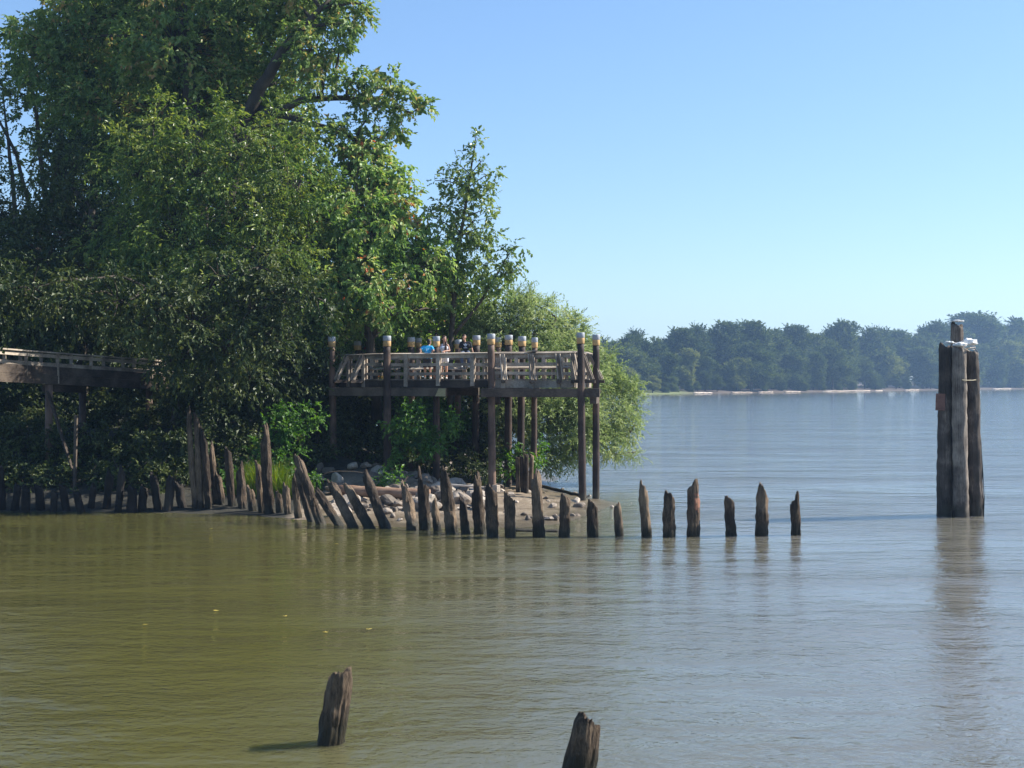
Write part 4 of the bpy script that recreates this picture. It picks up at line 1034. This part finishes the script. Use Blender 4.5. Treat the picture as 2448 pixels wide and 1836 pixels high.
# raised cap board on the middle post
mb = MB(); mb.box(at(1272, 54.0, ZR + .07), (.42, .3, .035)); mb.build('cap_board', M_BOARD, plat)
# benches round the inside
def bench(pa, pb, back=True):
    a, b = Vector(pa), Vector(pb); d = (b - a).normalized(); nrm = Vector((-d.y, d.x, 0))
    bt = empty('bench', (a + b) / 2 * 1.0)
    bt.parent = plat; bt.location = Vector(bt.location) - Vector(plat.location)
    def bpart(name, mb, m):
        me_ = bpy.data.meshes.new(name); me_.from_pydata([tuple(Vector(v) - (a + b) / 2) for v in mb.v], [], mb.f); me_.materials.append(m)
        o = bpy.data.objects.new(name, me_); COL.objects.link(o); o.parent = bt; return o
    mb = MB()
    for k in range(3):
        o_ = nrm * (.15 * k); mb.plank(a + o_ + Vector((0, 0, ZD + .44 + o_.y * .15)), b + o_ + Vector((0, 0, ZD + .44 + o_.y * .15)), .135, .045, up=(0, -.2, 1))
    bpart('seat', mb, M_BOARD)
    n = 3
    for k in range(n):
        t = (k + .3) / n; p = a.lerp(b, t) + nrm * .15
        mb = MB(); mb.box((p.x, p.y, ZD + .21), (.1, .34, .415)); bpart('support', mb, M_BOARD)
def ip(i, t, off): return edge_pt(i, t, 0, off)
bench(ip(5, .98, -.7), ip(5, .05, -.7)); bench(ip(7, .95, -.7), ip(7, .05, -.7)); bench(ip(8, .9, -.7), ip(8, .1, -.7)); bench(ip(4, .9, -.6), ip(4, .25, -.6))
bench(ip(2, .12, -.35), ip(2, .88, -.35))

#BRIDGE
fb = empty('footbridge', PW(120, 913, 54.5), 'narrow shaded wooden footbridge with board railings leading in among the trees', 'footbridge')
def fbt(px):   # depth along the bridge, height of the deck line
    t = (px - 0) / 345.0
    return 53.5 + 7.0 * t, t
def fpt(px, dz, dn=0.0):
    D, t = fbt(px)
    zb = PW(0, 913 + 17 * t, D).z
    return Vector(((px - CXP) * D / F, D + dn, zb + dz))
for dn in (0.0, 1.6):
    for (z0, hgt, nm, m, w) in ((.19, .36, 'stringer', M_BEAM, .1), (1.30, .05, 'top_rail', M_BOARD, .2), (1.16, .14, 'rail_board', M_BOARD, .04), (.80, .14, 'mid_rail', M_BOARD, .04), (.55, .34, 'side_board', M_BEAM, .035)):
        if nm == 'side_board' and dn > 0: pass
        mb = MB(); P = [fpt(px, z0, dn) for px in (-420, -150, 120, 400)]
        for k in range(3): mb.plank(P[k], P[k + 1], w, hgt)
        mb.build(nm, m, fb)
    for px in (-140, -60, 12, 64, 139, 219, 295, 362):
        mb = MB(); s = -.07 if dn == 0 else .07
        a = fpt(px, .05, dn + s); b = fpt(px, 1.27, dn + s); mb.box((a + b) / 2, (.13, .06, (b - a).length)); mb.build('rail_post', M_BOARD, fb)
mb = MB()
for k in range(150):
    px = -420 + k * 5.47; p = fpt(px, .395, .8); mb.box(p, (.075, 1.55, .04))
mb.build('deck', M_BOARD, fb)
for px, dn in ((115, .1), (170, 1.5), (-160, .1), (-110, 1.5), (345, .8)):
    a = fpt(px, -.02, dn); mb = MB(); mb.tube([Vector((a.x, a.y, gz(a.x, a.y) - .4)), Vector((a.x, a.y, 2)), a], [.16, .155, .15], n=14); mb.build('pile', M_PILE, fb, smooth=True)
mb = MB(); mb.plank(fpt(100, -.16, .35), fpt(185, -.16, .9), .26, .3); mb.build('cap_beam', M_BEAM, fb)
a = fpt(116, -.3, -.05); b = Vector(((172 - CXP) * 52.5 / F, 52.9, .9)); mb = MB(); mb.plank(a, b, .06, .2, up=(0, 1, 0)); mb.build('brace', M_BEAM, fb)
a = Vector(((178 - CXP) * 52.5 / F, 52.7, 3.4)); b = Vector(((174 - CXP) * 52.5 / F, 52.7, .3)); mb = MB(); mb.plank(a, b, .1, .16, up=(0, 1, 0)); mb.build('brace', M_BEAM, fb)

#SHORE
def timber(name, p0, p1, r, m, lab, cat, sq=False, seed=1):
    rnd = random.Random(seed); mb = MB()
    if sq:
        mb.plank(p0, p1, r * 1.5, r * 2)
        o = mb.build(name, m, bevel=.03)
    else:
        P = [p0.lerp(p1, t / 12) + Vector((0, 0, rnd.uniform(-.012, .012))) for t in range(13)]
        mb.tube(P, [r * (1.04 - .12 * t / 12) * rnd.uniform(.95, 1.05) for t in range(13)], n=14); o = mb.build(name, m, smooth=True)
    return tag(o, lab, cat)
timber('beached_timber', PW(806, 1172, 50.6), PW(1028, 1182, 50.2), .2, M_LOG, 'long reddish beached timber lying across the rocks', 'timber')
timber('plank', PW(1068, 1158, 51.5), PW(1166, 1166, 51.2), .035, M_DRIFT, 'pale plank resting on the rocks behind the tall split piles', 'plank', True)
timber('wood_block', PW(1160, 1182, 51.0), PW(1161, 1163, 51.0), .06, M_BOARD, 'upright pale block under the end of the plank', 'wood block', True)
timber('wood_block', PW(1182, 1168, 51.2), PW(1190, 1168, 51.6), .14, M_BOARD, 'squat pale block behind the middle platform pile', 'wood block', True)
timber('driftwood_stick', PW(1292, 1162, 58.5), PW(1402, 1188, 55.0), .07, M_OLD, 'dark waterlogged branch along the far edge of the mud', 'stick')
timber('driftwood_stick', PW(1205, 1198, 50.3), PW(1238, 1200, 50.0), .05, M_DRIFT, 'short sunlit stick on the mud beside the blunt pile', 'stick')
timber('sunken_log', at(1228, 42.9, .0), at(1338, 42.7, .0), .085, M_OLD, 'waterlogged brown log afloat between two piles of the row', 'log')
RM = []
for k in range(7):
    bm = bmesh.new(); bmesh.ops.create_icosphere(bm, subdivisions=3, radius=1)
    rnd = random.Random(k + 50)
    cuts = [(Vector((rnd.gauss(0, 1), rnd.gauss(0, 1), rnd.gauss(0, 1))).normalized(), rnd.uniform(.45, .85)) for _ in range(9)]
    for v in bm.verts:
        for nrm, dd in cuts:
            e = v.co.dot(nrm) - dd
            if e > 0: v.co -= nrm * e
        v.co *= 1 + .08 * noise.noise(v.co * 3 + Vector((k * 5, 0, 0)))
    me_ = bpy.data.meshes.new('rock'); bm.to_mesh(me_); bm.free(); me_.materials.append(M_ROCK)
    RM.append(me_)
rr = random.Random(77)
def zone(x, y):
    px = CXP + x * F / y
    names = [(845, 'by the low leaning piles'), (900, 'by the outermost leaner'), (965, 'in the leaners gap'), (1010, 'past the double-tipped pile'),
             (1060, 'past the sharp pile'), (1095, 'behind the spiked pile'), (1145, 'beside the pale plank'), (1190, 'by the platform pile'), (1240, 'beyond the blunt pile'), (1300, 'past the tapering pile'), (1365, 'past the rounded pile'), (9999, 'at the mud tip')]
    return [n_ for lim, n_ in names if px < lim][0]
ROCKS = []
def rock(x, y, s, lab, grp, sink=.25):
    o = bpy.data.objects.new('rock', rr.choice(RM)); COL.objects.link(o)
    sz = 'pebble-sized' if s < .1 else 'small' if s < .14 else 'fist-shaped' if s < .18 else 'middling' if s < .22 else 'big' if s < .28 else 'biggest'
    lab = '%s %s, %s' % (sz, lab, zone(x, y)); ROCKS.append(o)
    o.location = (x, y, gz(x, y) + s * (.55 - sink)); o.scale = (s * rr.uniform(.8, 1.35), s * rr.uniform(.8, 1.2), s * rr.uniform(.5, .85))
    o.rotation_euler = (rr.uniform(-.4, .4), rr.uniform(-.4, .4), rr.uniform(0, 6.28))
    tag(o, lab, 'rock', grp)
for k in range(215):
    px = rr.uniform(790, 1175); D = rr.uniform(47.0, 52.8) ; D += max(0, (px - 1050) / 115) * rr.uniform(0, 1.0)
    x = (px - CXP) * D / F
    rock(x, D, rr.choice([.07, .09, .12, .16, .2, .26, .38]) * rr.uniform(.75, 1.2), 'pale rock' + (' below timber' if D < 50.2 else ' above timber'), 'riprap rocks behind the pile row')
for k in range(45):
    px = rr.uniform(760, 1190); D = rr.uniform(52.8, 56); x = (px - CXP) * D / F
    rock(x, D, rr.uniform(.18, .34), 'shaded rock', 'shaded rocks at the foot of the bank')
for (px, py, s) in [(1262, 1178, .2), (1195, 1178, .3), (1225, 1185, .2), (1282, 1170, .16), (1305, 1193, .16), (1311, 1199, .1), (1319, 1213, .25), (1252, 1231, .16), (1268, 1236, .14), (1262, 1242, .2), (1305, 1238, .15), (1313, 1243, .2), (1325, 1236, .15), (1330, 1243, .2), (1340, 1235, .12),
                    (1368, 1234, .12), (1380, 1233, .12), (1385, 1213, .26), (1376, 1199, .2), (1374, 1181, .16), (1385, 1183, .16), (1408, 1186, .12), (1400, 1246, .08), (1440, 1247, .09), (1510, 1202, .12), (1463, 1212, .1), (1345, 1170, .12), (1210, 1225, .1), (1232, 1215, .08), (925, 1228, .25), (940, 1238, .2), (955, 1244, .13), (990, 1225, .1), (1288, 1196, .08), (1300, 1180, .08)]:
    D = WD(py, .12)
    for _ in range(4): D = WD(py, max(0, gz((px - CXP) * D / F, D)))
    rock((px - CXP) * D / F, D, s * .85, 'brown mud rock', 'loose rocks on the open mud', .3)

byl = {}
for o in ROCKS: byl.setdefault(o['label'], []).append(o)
for lab, os_ in byl.items():
    if len(os_) > 1:
        os_.sort(key=lambda o: o.location.x / o.location.y)
        for k, o in enumerate(os_): o['label'] = '%s, %s of %s toward open water' % (lab.replace('biggest', 'largest'), ORD[k + 1], 'two three four five six seven eight nine ten eleven twelve thirteen fourteen'.split()[len(os_) - 2])
# yellow leaves afloat
M_FLOAT = plain('yellow_leaf', (0.55, 0.42, 0.08), rough=.5, bump=0)
for k, (px, py, lab) in enumerate([(779, 1514, 'big yellow leaf afloat in the middle of the inlet'), (880, 1507, 'thin yellow leaf afloat beyond the big yellow one, nearer open water'), (804, 1302, 'pale leaf afloat below the leaning piles'), (346, 1496, 'yellow leaf afloat in the quiet left part of the inlet'),
        (681, 1475, 'orange leaf afloat above the big yellow one'), (505, 1265, 'small leaf afloat below the reeds'), (516, 1462, 'small pale leaf afloat between the orange leaf and the inlet shore')]):
    D = WD(py); rnd = random.Random(k); a0 = rnd.uniform(0, 6.28); V_ = []
    for j in range(9):
        an = a0 + j / 9 * 6.28; rr0 = (.045, .022)[j % 2] * rnd.uniform(.7, 1.2); V_.append((math.cos(an) * rr0 * 1.5, math.sin(an) * rr0, .006 + .02 * rnd.random()))
    V_.append((0, 0, .008)); me_ = bpy.data.meshes.new('floating_leaf'); me_.from_pydata(V_, [], [(j, (j + 1) % 9, 9) for j in range(9)])
    tag(link('floating_leaf', me_, M_FLOAT, loc=((px - CXP) * D / F, D, .01)), lab, 'leaf', 'leaves afloat on the inlet')

#PEOPLE
M_SKIN = plain('skin', (0.50, 0.27, 0.18), rough=.55, var=.08, bump=0)
M_HAIRD = plain('dark_hair', (0.018, 0.013, 0.01), rough=.5, var=.3, bump=0)
M_HAIRB = plain('brown_hair', (0.06, 0.028, 0.016), rough=.45, var=.3, bump=0)
M_BLUE = plain('blue_shirt', (0.03, 0.36, 0.66), rough=.8, var=.15, scale=9)
M_WHITE = plain('white_cloth', (0.62, 0.63, 0.68), rough=.8, var=.06)
M_BLACK = plain('black_shirt', (0.012, 0.013, 0.018), rough=.8, var=.2)
M_GREYP = plain('grey_trousers', (0.10, 0.115, 0.16), rough=.85, var=.3)
M_DARKS = plain('dark_shorts', (0.05, 0.05, 0.06), rough=.85, var=.3)
M_SHOE = plain('pale_shoe', (0.6, 0.58, 0.55), rough=.6)
M_EYE = plain('eye_dark', (0.02, 0.015, 0.012), rough=.3, bump=0)
M_PRINT = plain('white_print', (0.8, 0.82, 0.85), rough=.7, bump=0)
def caps_obj(name, caps, mat, parent, vox=.011, smooth_it=3):
    """caps: (a, b, ra, rb): tapered rounded limbs fused into one skin"""
    mb = MB()
    for (a, b, ra, rb) in caps:
        a = Vector(a); b = Vector(b); d = (b - a); L = d.length
        if L < 1e-5: d = Vector((0, 0, 1)); L = 1e-5
        d = d.normalized(); P = []; Rr = []
        for k in range(5):
            an = math.pi / 2 * k / 5; P.append(a - d * ra * math.cos(an)); Rr.append(max(ra * math.sin(an), .0008))
        P.append(a); Rr.append(ra); P.append(b); Rr.append(rb)
        for k in range(4, -1, -1):
            an = math.pi / 2 * k / 5; P.append(b + d * rb * math.cos(an)); Rr.append(max(rb * math.sin(an), .0008))
        mb.tube(P, Rr, n=12)
    me_ = bpy.data.meshes.new(name); me_.from_pydata(mb.v, [], mb.f); me_.materials.append(mat)
    me_.polygons.foreach_set('use_smooth', [True] * len(me_.polygons))
    o = bpy.data.objects.new(name, me_); COL.objects.link(o); o.parent = parent
    m = o.modifiers.new('fuse', 'REMESH'); m.mode = 'VOXEL'; m.voxel_size = vox; m.use_smooth_shade = True
    s = o.modifiers.new('soften', 'SMOOTH'); s.iterations = smooth_it; s.factor = .5
    return o
def hand(wrist, fdir, side, palm):
    """palm and five fingers as capsules; fdir: where the fingers point, side: thumb side, palm: palm normal"""
    w = Vector(wrist); f = Vector(fdir).normalized(); s = Vector(side).normalized(); p = Vector(palm).normalized()
    c = []
    for k, (o_, l_) in enumerate(((-.028, .062), (-.01, .075), (.01, .08), (.028, .072))):
        root = w + f * .085 + s * o_
        c.append((w + s * o_ * .5, root, .017, .0125))
        m1 = root + f * l_ * .5 + p * .008; c.append((root, m1, .0095, .009)); c.append((m1, m1 + (f * .7 + p * .7).normalized() * l_ * .5, .009, .0075))
    t0 = w + f * .025 + s * .025
    t1 = t0 + (f * .5 + s * .8).normalized() * .04; c.append((t0, t1, .014, .011)); c.append((t1, t1 + (f * .9 + s * .3).normalized() * .035, .0105, .009))
    return c
def head_caps(hc, face, up=(0, 0, 1)):
    """hc head centre; face direction"""
    hc = Vector(hc); f = Vector(face).normalized(); u = Vector(up).normalized(); s = f.cross(u).normalized()
    c = [(hc + u * .035 - f * .015, hc + u * .03 - f * .02, .092, .092), (hc + u * .03 + f * .015, hc - u * .045 + f * .03, .078, .056), (hc - u * .07 + f * .045, hc - u * .085 + f * .055, .036, .03),
         (hc + u * .01 + f * .09, hc - u * .022 + f * .108, .009, .015), (hc - u * .058 + f * .09, hc - u * .058 + f * .088, .018, .018)]
    for k in (-1, 1):
        c.append((hc + s * k * .078 + u * .01 - f * .012, hc + s * k * .08 - u * .02 - f * .008, .018, .014)); c.append((hc + s * k * .035 + f * .06, hc + s * k * .03 - u * .03 + f * .055, .03, .025))
    return c
def face_parts(hc, face, parent, lip=True):
    hc = Vector(hc); f = Vector(face).normalized(); u = Vector((0, 0, 1)); s = f.cross(u).normalized()
    for k in (-1, 1):
        caps_obj('eye', [(hc + s * k * .032 + u * .005 + f * .083, hc + s * k * .034 + u * .005 + f * .083, .0105, .0105)], M_EYE, parent, vox=.004, smooth_it=0)
    caps_obj('mouth', [(hc + s * .02 - u * .055 + f * .105, hc - s * .02 - u * .055 + f * .105, .006, .006)], plain('lips', (.32, .1, .09), bump=0), parent, vox=.003, smooth_it=0)

# --- man in a blue T-shirt, seen from behind, leaning back on the front rail
def person_root(loc, label):
    return empty('person', loc, label, 'person', 'people on the viewing platform')
p1 = at(1022, 56.12, ZD)
pr = person_root(p1, 'person in a bright blue T-shirt seen from behind, leaning back on the railing')
sh = 1.30; hip = .86
zr = ZR + .03 - ZD
hx, hy = at(1007, 55.62, 0).x - p1.x, -.02
body = [((-.09, .02, hip), (-.10, .0, .48), .085, .062), ((-.10, .0, .48), (-.11, .06, .1), .058, .038), ((-.11, .04, .06), (-.11, .2, .035), .04, .03),
        ((.09, .02, hip), (.10, .0, .48), .085, .062), ((.10, .0, .48), (.12, .06, .1), .058, .038), ((.12, .04, .06), (.12, .2, .035), .04, .03),
        ((-.06, .0, hip), (.06, .0, hip), .12, .12), ((0, 0, hip), (0, .02, 1.12), .12, .13), ((-.09, .03, 1.2), (.09, .03, 1.2), .115, .115), ((-.15, .02, sh), (.15, .02, sh), .06, .06),
        ((0.04, .04, sh), (.055, .07, 1.42), .055, .05),
        ((-.17, .02, sh), (-.29, -.10, 1.22), .052, .042), ((-.29, -.1, 1.22), (-.27, -.12, zr + .07), .04, .028),
        ((.17, .02, sh), (.25, -.14, 1.16), .052, .042), ((.25, -.14, 1.16), (.18, -.10, zr + .06), .04, .028)]
hc1 = Vector((.07, .08, 1.51))
body += head_caps(hc1, (.35, .9, 0)) + hand((-.27, -.12, zr + .06), (-.3, -.5, -.5), (1, -.2, 0), (0, .1, -1)) + hand((.18, -.10, zr + .05), (.1, -.6, -.5), (-1, 0, 0), (0, .1, -1))
bo = caps_obj('body', body, M_SKIN, pr, vox=.009)
caps_obj('shirt', [((-.06, 0, .88), (.06, 0, .88), .135, .135), ((0, 0, .88), (0, .02, 1.14), .14, .148), ((-.09, .03, 1.2), (.09, .03, 1.2), .132, .132), ((-.15, .02, sh), (.15, .02, sh), .077, .077), ((-.17, .02, sh), (-.245, -.055, 1.245), .072, .062), ((.17, .02, sh), (.222, -.08, 1.22), .072, .062)], M_BLUE, pr)
caps_obj('shorts', [((-.06, 0, .84), (.06, 0, .84), .13, .13), ((-.09, .01, .84), (-.10, 0, .54), .1, .088), ((.09, .01, .84), (.10, 0, .54), .1, .088)], M_DARKS, pr)
caps_obj('hair', [(hc1 + Vector((-.02, -.03, .055)), hc1 + Vector((0, -.01, .05)), .096, .094), (hc1 + Vector((-.03, -.045, 0)), hc1 + Vector((-.02, -.03, -.05)), .07, .05)], M_HAIRD, pr)
for k, x in ((0, -.11), (1, .12)):
    caps_obj('shoe', [((x, .02, .045), (x, .2, .04), .05, .042)], M_SHOE, pr)
caps_obj('shirt_print', [((-.055, -.112, 1.17), (-.035, -.116, 1.24), .006, .006), ((-.035, -.116, 1.24), (-.035, -.118, 1.14), .006, .006), ((.03, -.115, 1.25), (.035, -.116, 1.21), .009, .007)], M_PRINT, pr, vox=.004, smooth_it=0)
# --- woman in a white sleeveless top
p2 = at(1062, 55.86, ZD)
pr = person_root(p2, 'person with long brown hair in a white sleeveless top, hands on the railing')
zr = ZR + .04 - ZD
sh = 1.38; hip = .93
hc2 = Vector((.0, .0, 1.63))
body = [((-.08, .02, hip), (-.09, .0, .5), .088, .058), ((-.09, 0, .5), (-.09, .04, .09), .055, .034), ((-.09, .03, .05), (-.1, -.12, .03), .036, .028),
        ((.08, .02, hip), (.09, .02, .5), .088, .058), ((.09, .02, .5), (.09, .06, .09), .055, .034), ((.09, .05, .05), (.1, -.1, .03), .036, .028),
        ((-.06, 0, hip), (.06, 0, hip), .115, .115), ((0, 0, hip), (0, 0, 1.14), .1, .095), ((-.07, 0, 1.26), (.07, 0, 1.26), .098, .098), ((-.13, 0, sh), (.13, 0, sh), .05, .05),
        ((0, 0, sh), (0, 0, 1.54), .045, .042), ((-.06, -.07, 1.27), (.06, -.07, 1.27), .06, .06),
        ((-.15, 0, sh), (-.21, .0, 1.16), .042, .036), ((-.21, 0, 1.16), (-.08, -.2, zr + .05), .034, .024),
        ((.15, 0, sh), (.22, -.03, 1.16), .042, .036), ((.22, -.03, 1.16), (.04, -.2, zr + .06), .034, .024)]
body += head_caps(hc2, (.35, -.9, -.05)) + hand((-.08, -.2, zr + .045), (.6, -.6, -.15), (0, .8, .6), (0, 0, -1)) + hand((.04, -.2, zr + .06), (-.7, -.5, -.2), (0, .8, .6), (0, 0, -1))
caps_obj('body', body, M_SKIN, pr, vox=.009)
caps_obj('top', [((-.055, 0, 1.0), (.055, 0, 1.0), .118, .118), ((0, 0, .98), (0, 0, 1.14), .118, .112), ((-.07, 0, 1.26), (.07, 0, 1.26), .113, .113), ((-.06, -.07, 1.27), (.06, -.07, 1.27), .072, .072), ((-.08, 0, 1.3), (-.085, 0, 1.40), .055, .05), ((.08, 0, 1.3), (.085, 0, 1.40), .055, .05)], M_WHITE, pr)
caps_obj('shorts', [((-.06, 0, .93), (.06, 0, .93), .128, .128), ((-.085, .01, .9), (-.09, .0, .74), .104, .1), ((.085, .01, .9), (.09, 0, .74), .104, .1)], M_WHITE, pr)
caps_obj('hair', [(hc2 + Vector((-.02, .03, .055)), hc2 + Vector((.0, .02, .05)), .1, .1), (hc2 + Vector((-.07, .03, 0)), hc2 + Vector((-.06, .04, -.16)), .05, .04), (hc2 + Vector((.07, .04, 0)), hc2 + Vector((.08, .0, -.16)), .045, .05), (hc2 + Vector((.08, -.02, -.2)), (.07, -.13, 1.15), .055, .03), ((.07, -.13, 1.3), (.05, -.13, 1.12), .055, .035), (hc2 + Vector((0, .06, 0)), hc2 + Vector((0, .08, -.2)), .07, .06)], M_HAIRB, pr)
face_parts(hc2, (.35, -.9, -.05), pr)
for x, y in ((-.09, 0), (.09, .02)):
    caps_obj('shoe', [((x, y + .03, .04), (x, y - .12, .038), .043, .038)], M_SHOE, pr)
caps_obj('wristband', [((-.085, -.185, zr + .065), (-.08, -.195, zr + .055), .031, .031)], M_SHOE, pr, vox=.006)
# --- man in a black T-shirt, sitting on the back rail with his feet on the bench
D3 = 59.5; p3 = at(1113, D3, ZD)
pr = person_root(p3, 'person in a black T-shirt with a white emblem, sitting up on the rear railing')
zr = ZR + .025 - ZD       # seat height
sh = zr + .50; hc3 = Vector((-.06, -.1, zr + .74))
fz = .50
body = [((-.07, 0, zr + .1), (.07, 0, zr + .1), .12, .12), ((0, 0, zr + .1), (0, -.04, zr + .32), .115, .13), ((-.09, -.05, zr + .4), (.09, -.05, zr + .4), .115, .115), ((-.15, -.05, sh), (.15, -.05, sh), .062, .062),
        ((-.02, -.06, sh), (-.045, -.08, sh + .14), .055, .05),
        ((-.09, -.02, zr + .09), (-.17, -.42, zr + .0), .09, .065), ((-.17, -.42, zr), (-.14, -.46, fz + .08), .062, .042), ((-.14, -.45, fz + .05), (-.15, -.6, fz + .035), .04, .03),
        ((.09, -.02, zr + .09), (.19, -.42, zr + .0), .09, .065), ((.19, -.42, zr), (.15, -.46, fz + .08), .062, .042), ((.15, -.45, fz + .05), (.16, -.6, fz + .035), .04, .03),
        ((-.18, -.05, sh), (-.27, -.04, sh - .24), .055, .044), ((-.27, -.04, sh - .24), (-.31, -.06, zr + .06), .042, .028),
        ((.18, -.05, sh), (.27, -.04, sh - .24), .055, .044), ((.27, -.04, sh - .24), (.33, -.06, zr + .06), .042, .028)]
body += head_caps(hc3, (-.3, -.95, -.12)) + hand((-.31, -.06, zr + .05), (-.3, -.7, -.3), (1, 0, 0), (0, 0, -1)) + hand((.33, -.06, zr + .05), (.3, -.7, -.3), (-1, 0, 0), (0, 0, -1))
caps_obj('body', body, M_SKIN, pr, vox=.009)
caps_obj('shirt', [((-.06, 0, zr + .1), (.06, 0, zr + .1), .137, .137), ((0, 0, zr + .1), (0, -.04, zr + .34), .135, .148), ((-.09, -.05, zr + .4), (.09, -.05, zr + .4), .132, .132), ((-.15, -.05, sh), (.15, -.05, sh), .08, .08), ((-.18, -.05, sh), (-.235, -.045, sh - .16), .078, .07), ((.18, -.05, sh), (.235, -.045, sh - .16), .078, .07)], M_BLACK, pr)
caps_obj('trousers', [((-.06, 0, zr + .11), (.06, 0, zr + .11), .128, .128), ((-.09, -.02, zr + .1), (-.17, -.42, zr + .01), .108, .085), ((-.17, -.42, zr), (-.14, -.46, fz + .13), .082, .07), ((.09, -.02, zr + .1), (.19, -.42, zr + .01), .108, .085), ((.19, -.42, zr), (.15, -.46, fz + .13), .082, .07)], M_GREYP, pr)
caps_obj('hair', [(hc3 + Vector((.01, .035, .055)), hc3 + Vector((0, .015, .062)), .096, .09), (hc3 + Vector((.02, .05, 0)), hc3 + Vector((.02, .05, -.04)), .065, .05)], M_HAIRB, pr)
face_parts(hc3, (-.3, -.95, -.12), pr)
for x in (-.145, .155):
    caps_obj('shoe', [((x, -.44, fz + .045), (x, -.6, fz + .04), .05, .042)], M_SHOE, pr)
# emblem: three leaves crossed by bars, and the word beneath
mb = MB(); yf = -.192; ze = zr + .40
def leafshape(ang, L, W):
    ca, sa = math.cos(ang), math.sin(ang); n = 10; v = []
    for k in range(n):
        t = k / (n - 1); v.append((W * math.sin(math.pi * t ** .9), L * t))
    for k in range(n - 2, 0, -1):
        t = k / (n - 1); v.append((-W * math.sin(math.pi * t ** .9), L * t))
    pts = [(x * ca + y * sa, -.0, -x * sa + y * ca) for x, y in v]
    fr = [(p[0], yf, p[2] + ze - .02) for p in pts]; bk_ = [(p[0], yf + .01, p[2] + ze - .02) for p in pts]
    m_ = len(fr); mb.add(fr + bk_, [tuple(range(m_)), tuple(range(m_, 2 * m_))[::-1]] + [(k, (k + 1) % m_, m_ + (k + 1) % m_, m_ + k) for k in range(m_)])
leafshape(0, .13, .028); leafshape(.75, .12, .024); leafshape(-.75, .12, .024)
for k in range(3): mb.box((0, yf - .001, ze - .045 + k * .015), (.07, .008, .006))
mb.build('shirt_emblem', M_PRINT, None)
em = bpy.data.objects['shirt_emblem']; em.parent = pr; em.location = (0, 0, 0)
tcu = bpy.data.curves.new('shirt_lettering', 'FONT'); tcu.body = 'adidas'; tcu.size = .062; tcu.align_x = 'CENTER'; tcu.extrude = .004; tcu.offset = .001
to = bpy.data.objects.new('shirt_lettering_tmp', tcu); COL.objects.link(to)
dg = bpy.context.evaluated_depsgraph_get(); tm_ = bpy.data.meshes.new_from_object(to.evaluated_get(dg)); bpy.data.objects.remove(to)
tm_.materials.clear(); tm_.materials.append(M_PRINT)
to = bpy.data.objects.new('shirt_lettering', tm_); COL.objects.link(to); to.parent = pr; to.location = (0, yf - .002, ze - .115); to.rotation_euler = (R(90), 0, 0)

#HAZE
HAZE = 0.00029
def box_mesh(name, lo, hi):
    mb = MB(); mb.box(((lo[0] + hi[0]) / 2, (lo[1] + hi[1]) / 2, (lo[2] + hi[2]) / 2), (hi[0] - lo[0], hi[1] - lo[1], hi[2] - lo[2]))
    me_ = bpy.data.meshes.new(name); me_.from_pydata(mb.v, [], mb.f); return me_
hm = bpy.data.materials.new('haze_air'); hm.use_nodes = True; nt = hm.node_tree
for n_ in list(nt.nodes): nt.nodes.remove(n_)
ho = nt.nodes.new('ShaderNodeOutputMaterial'); hv = nt.nodes.new('ShaderNodeVolumePrincipled')
hv.inputs['Color'].default_value = (0.42, 0.66, 1.0, 1); hv.inputs['Density'].default_value = HAZE; hv.inputs['Anisotropy'].default_value = 0.3
nt.links.new(hv.outputs[0], ho.inputs['Volume'])
try: hm.cycles.homogeneous_volume = True
except Exception: pass
if HAZE > 0:
    tag(link('haze', box_mesh('haze', (-1600, -200, -2), (1600, 1800, 75)), hm), 'thin blue air over the river', 'haze', None, 'stuff')
print('leaves', NLEAF)
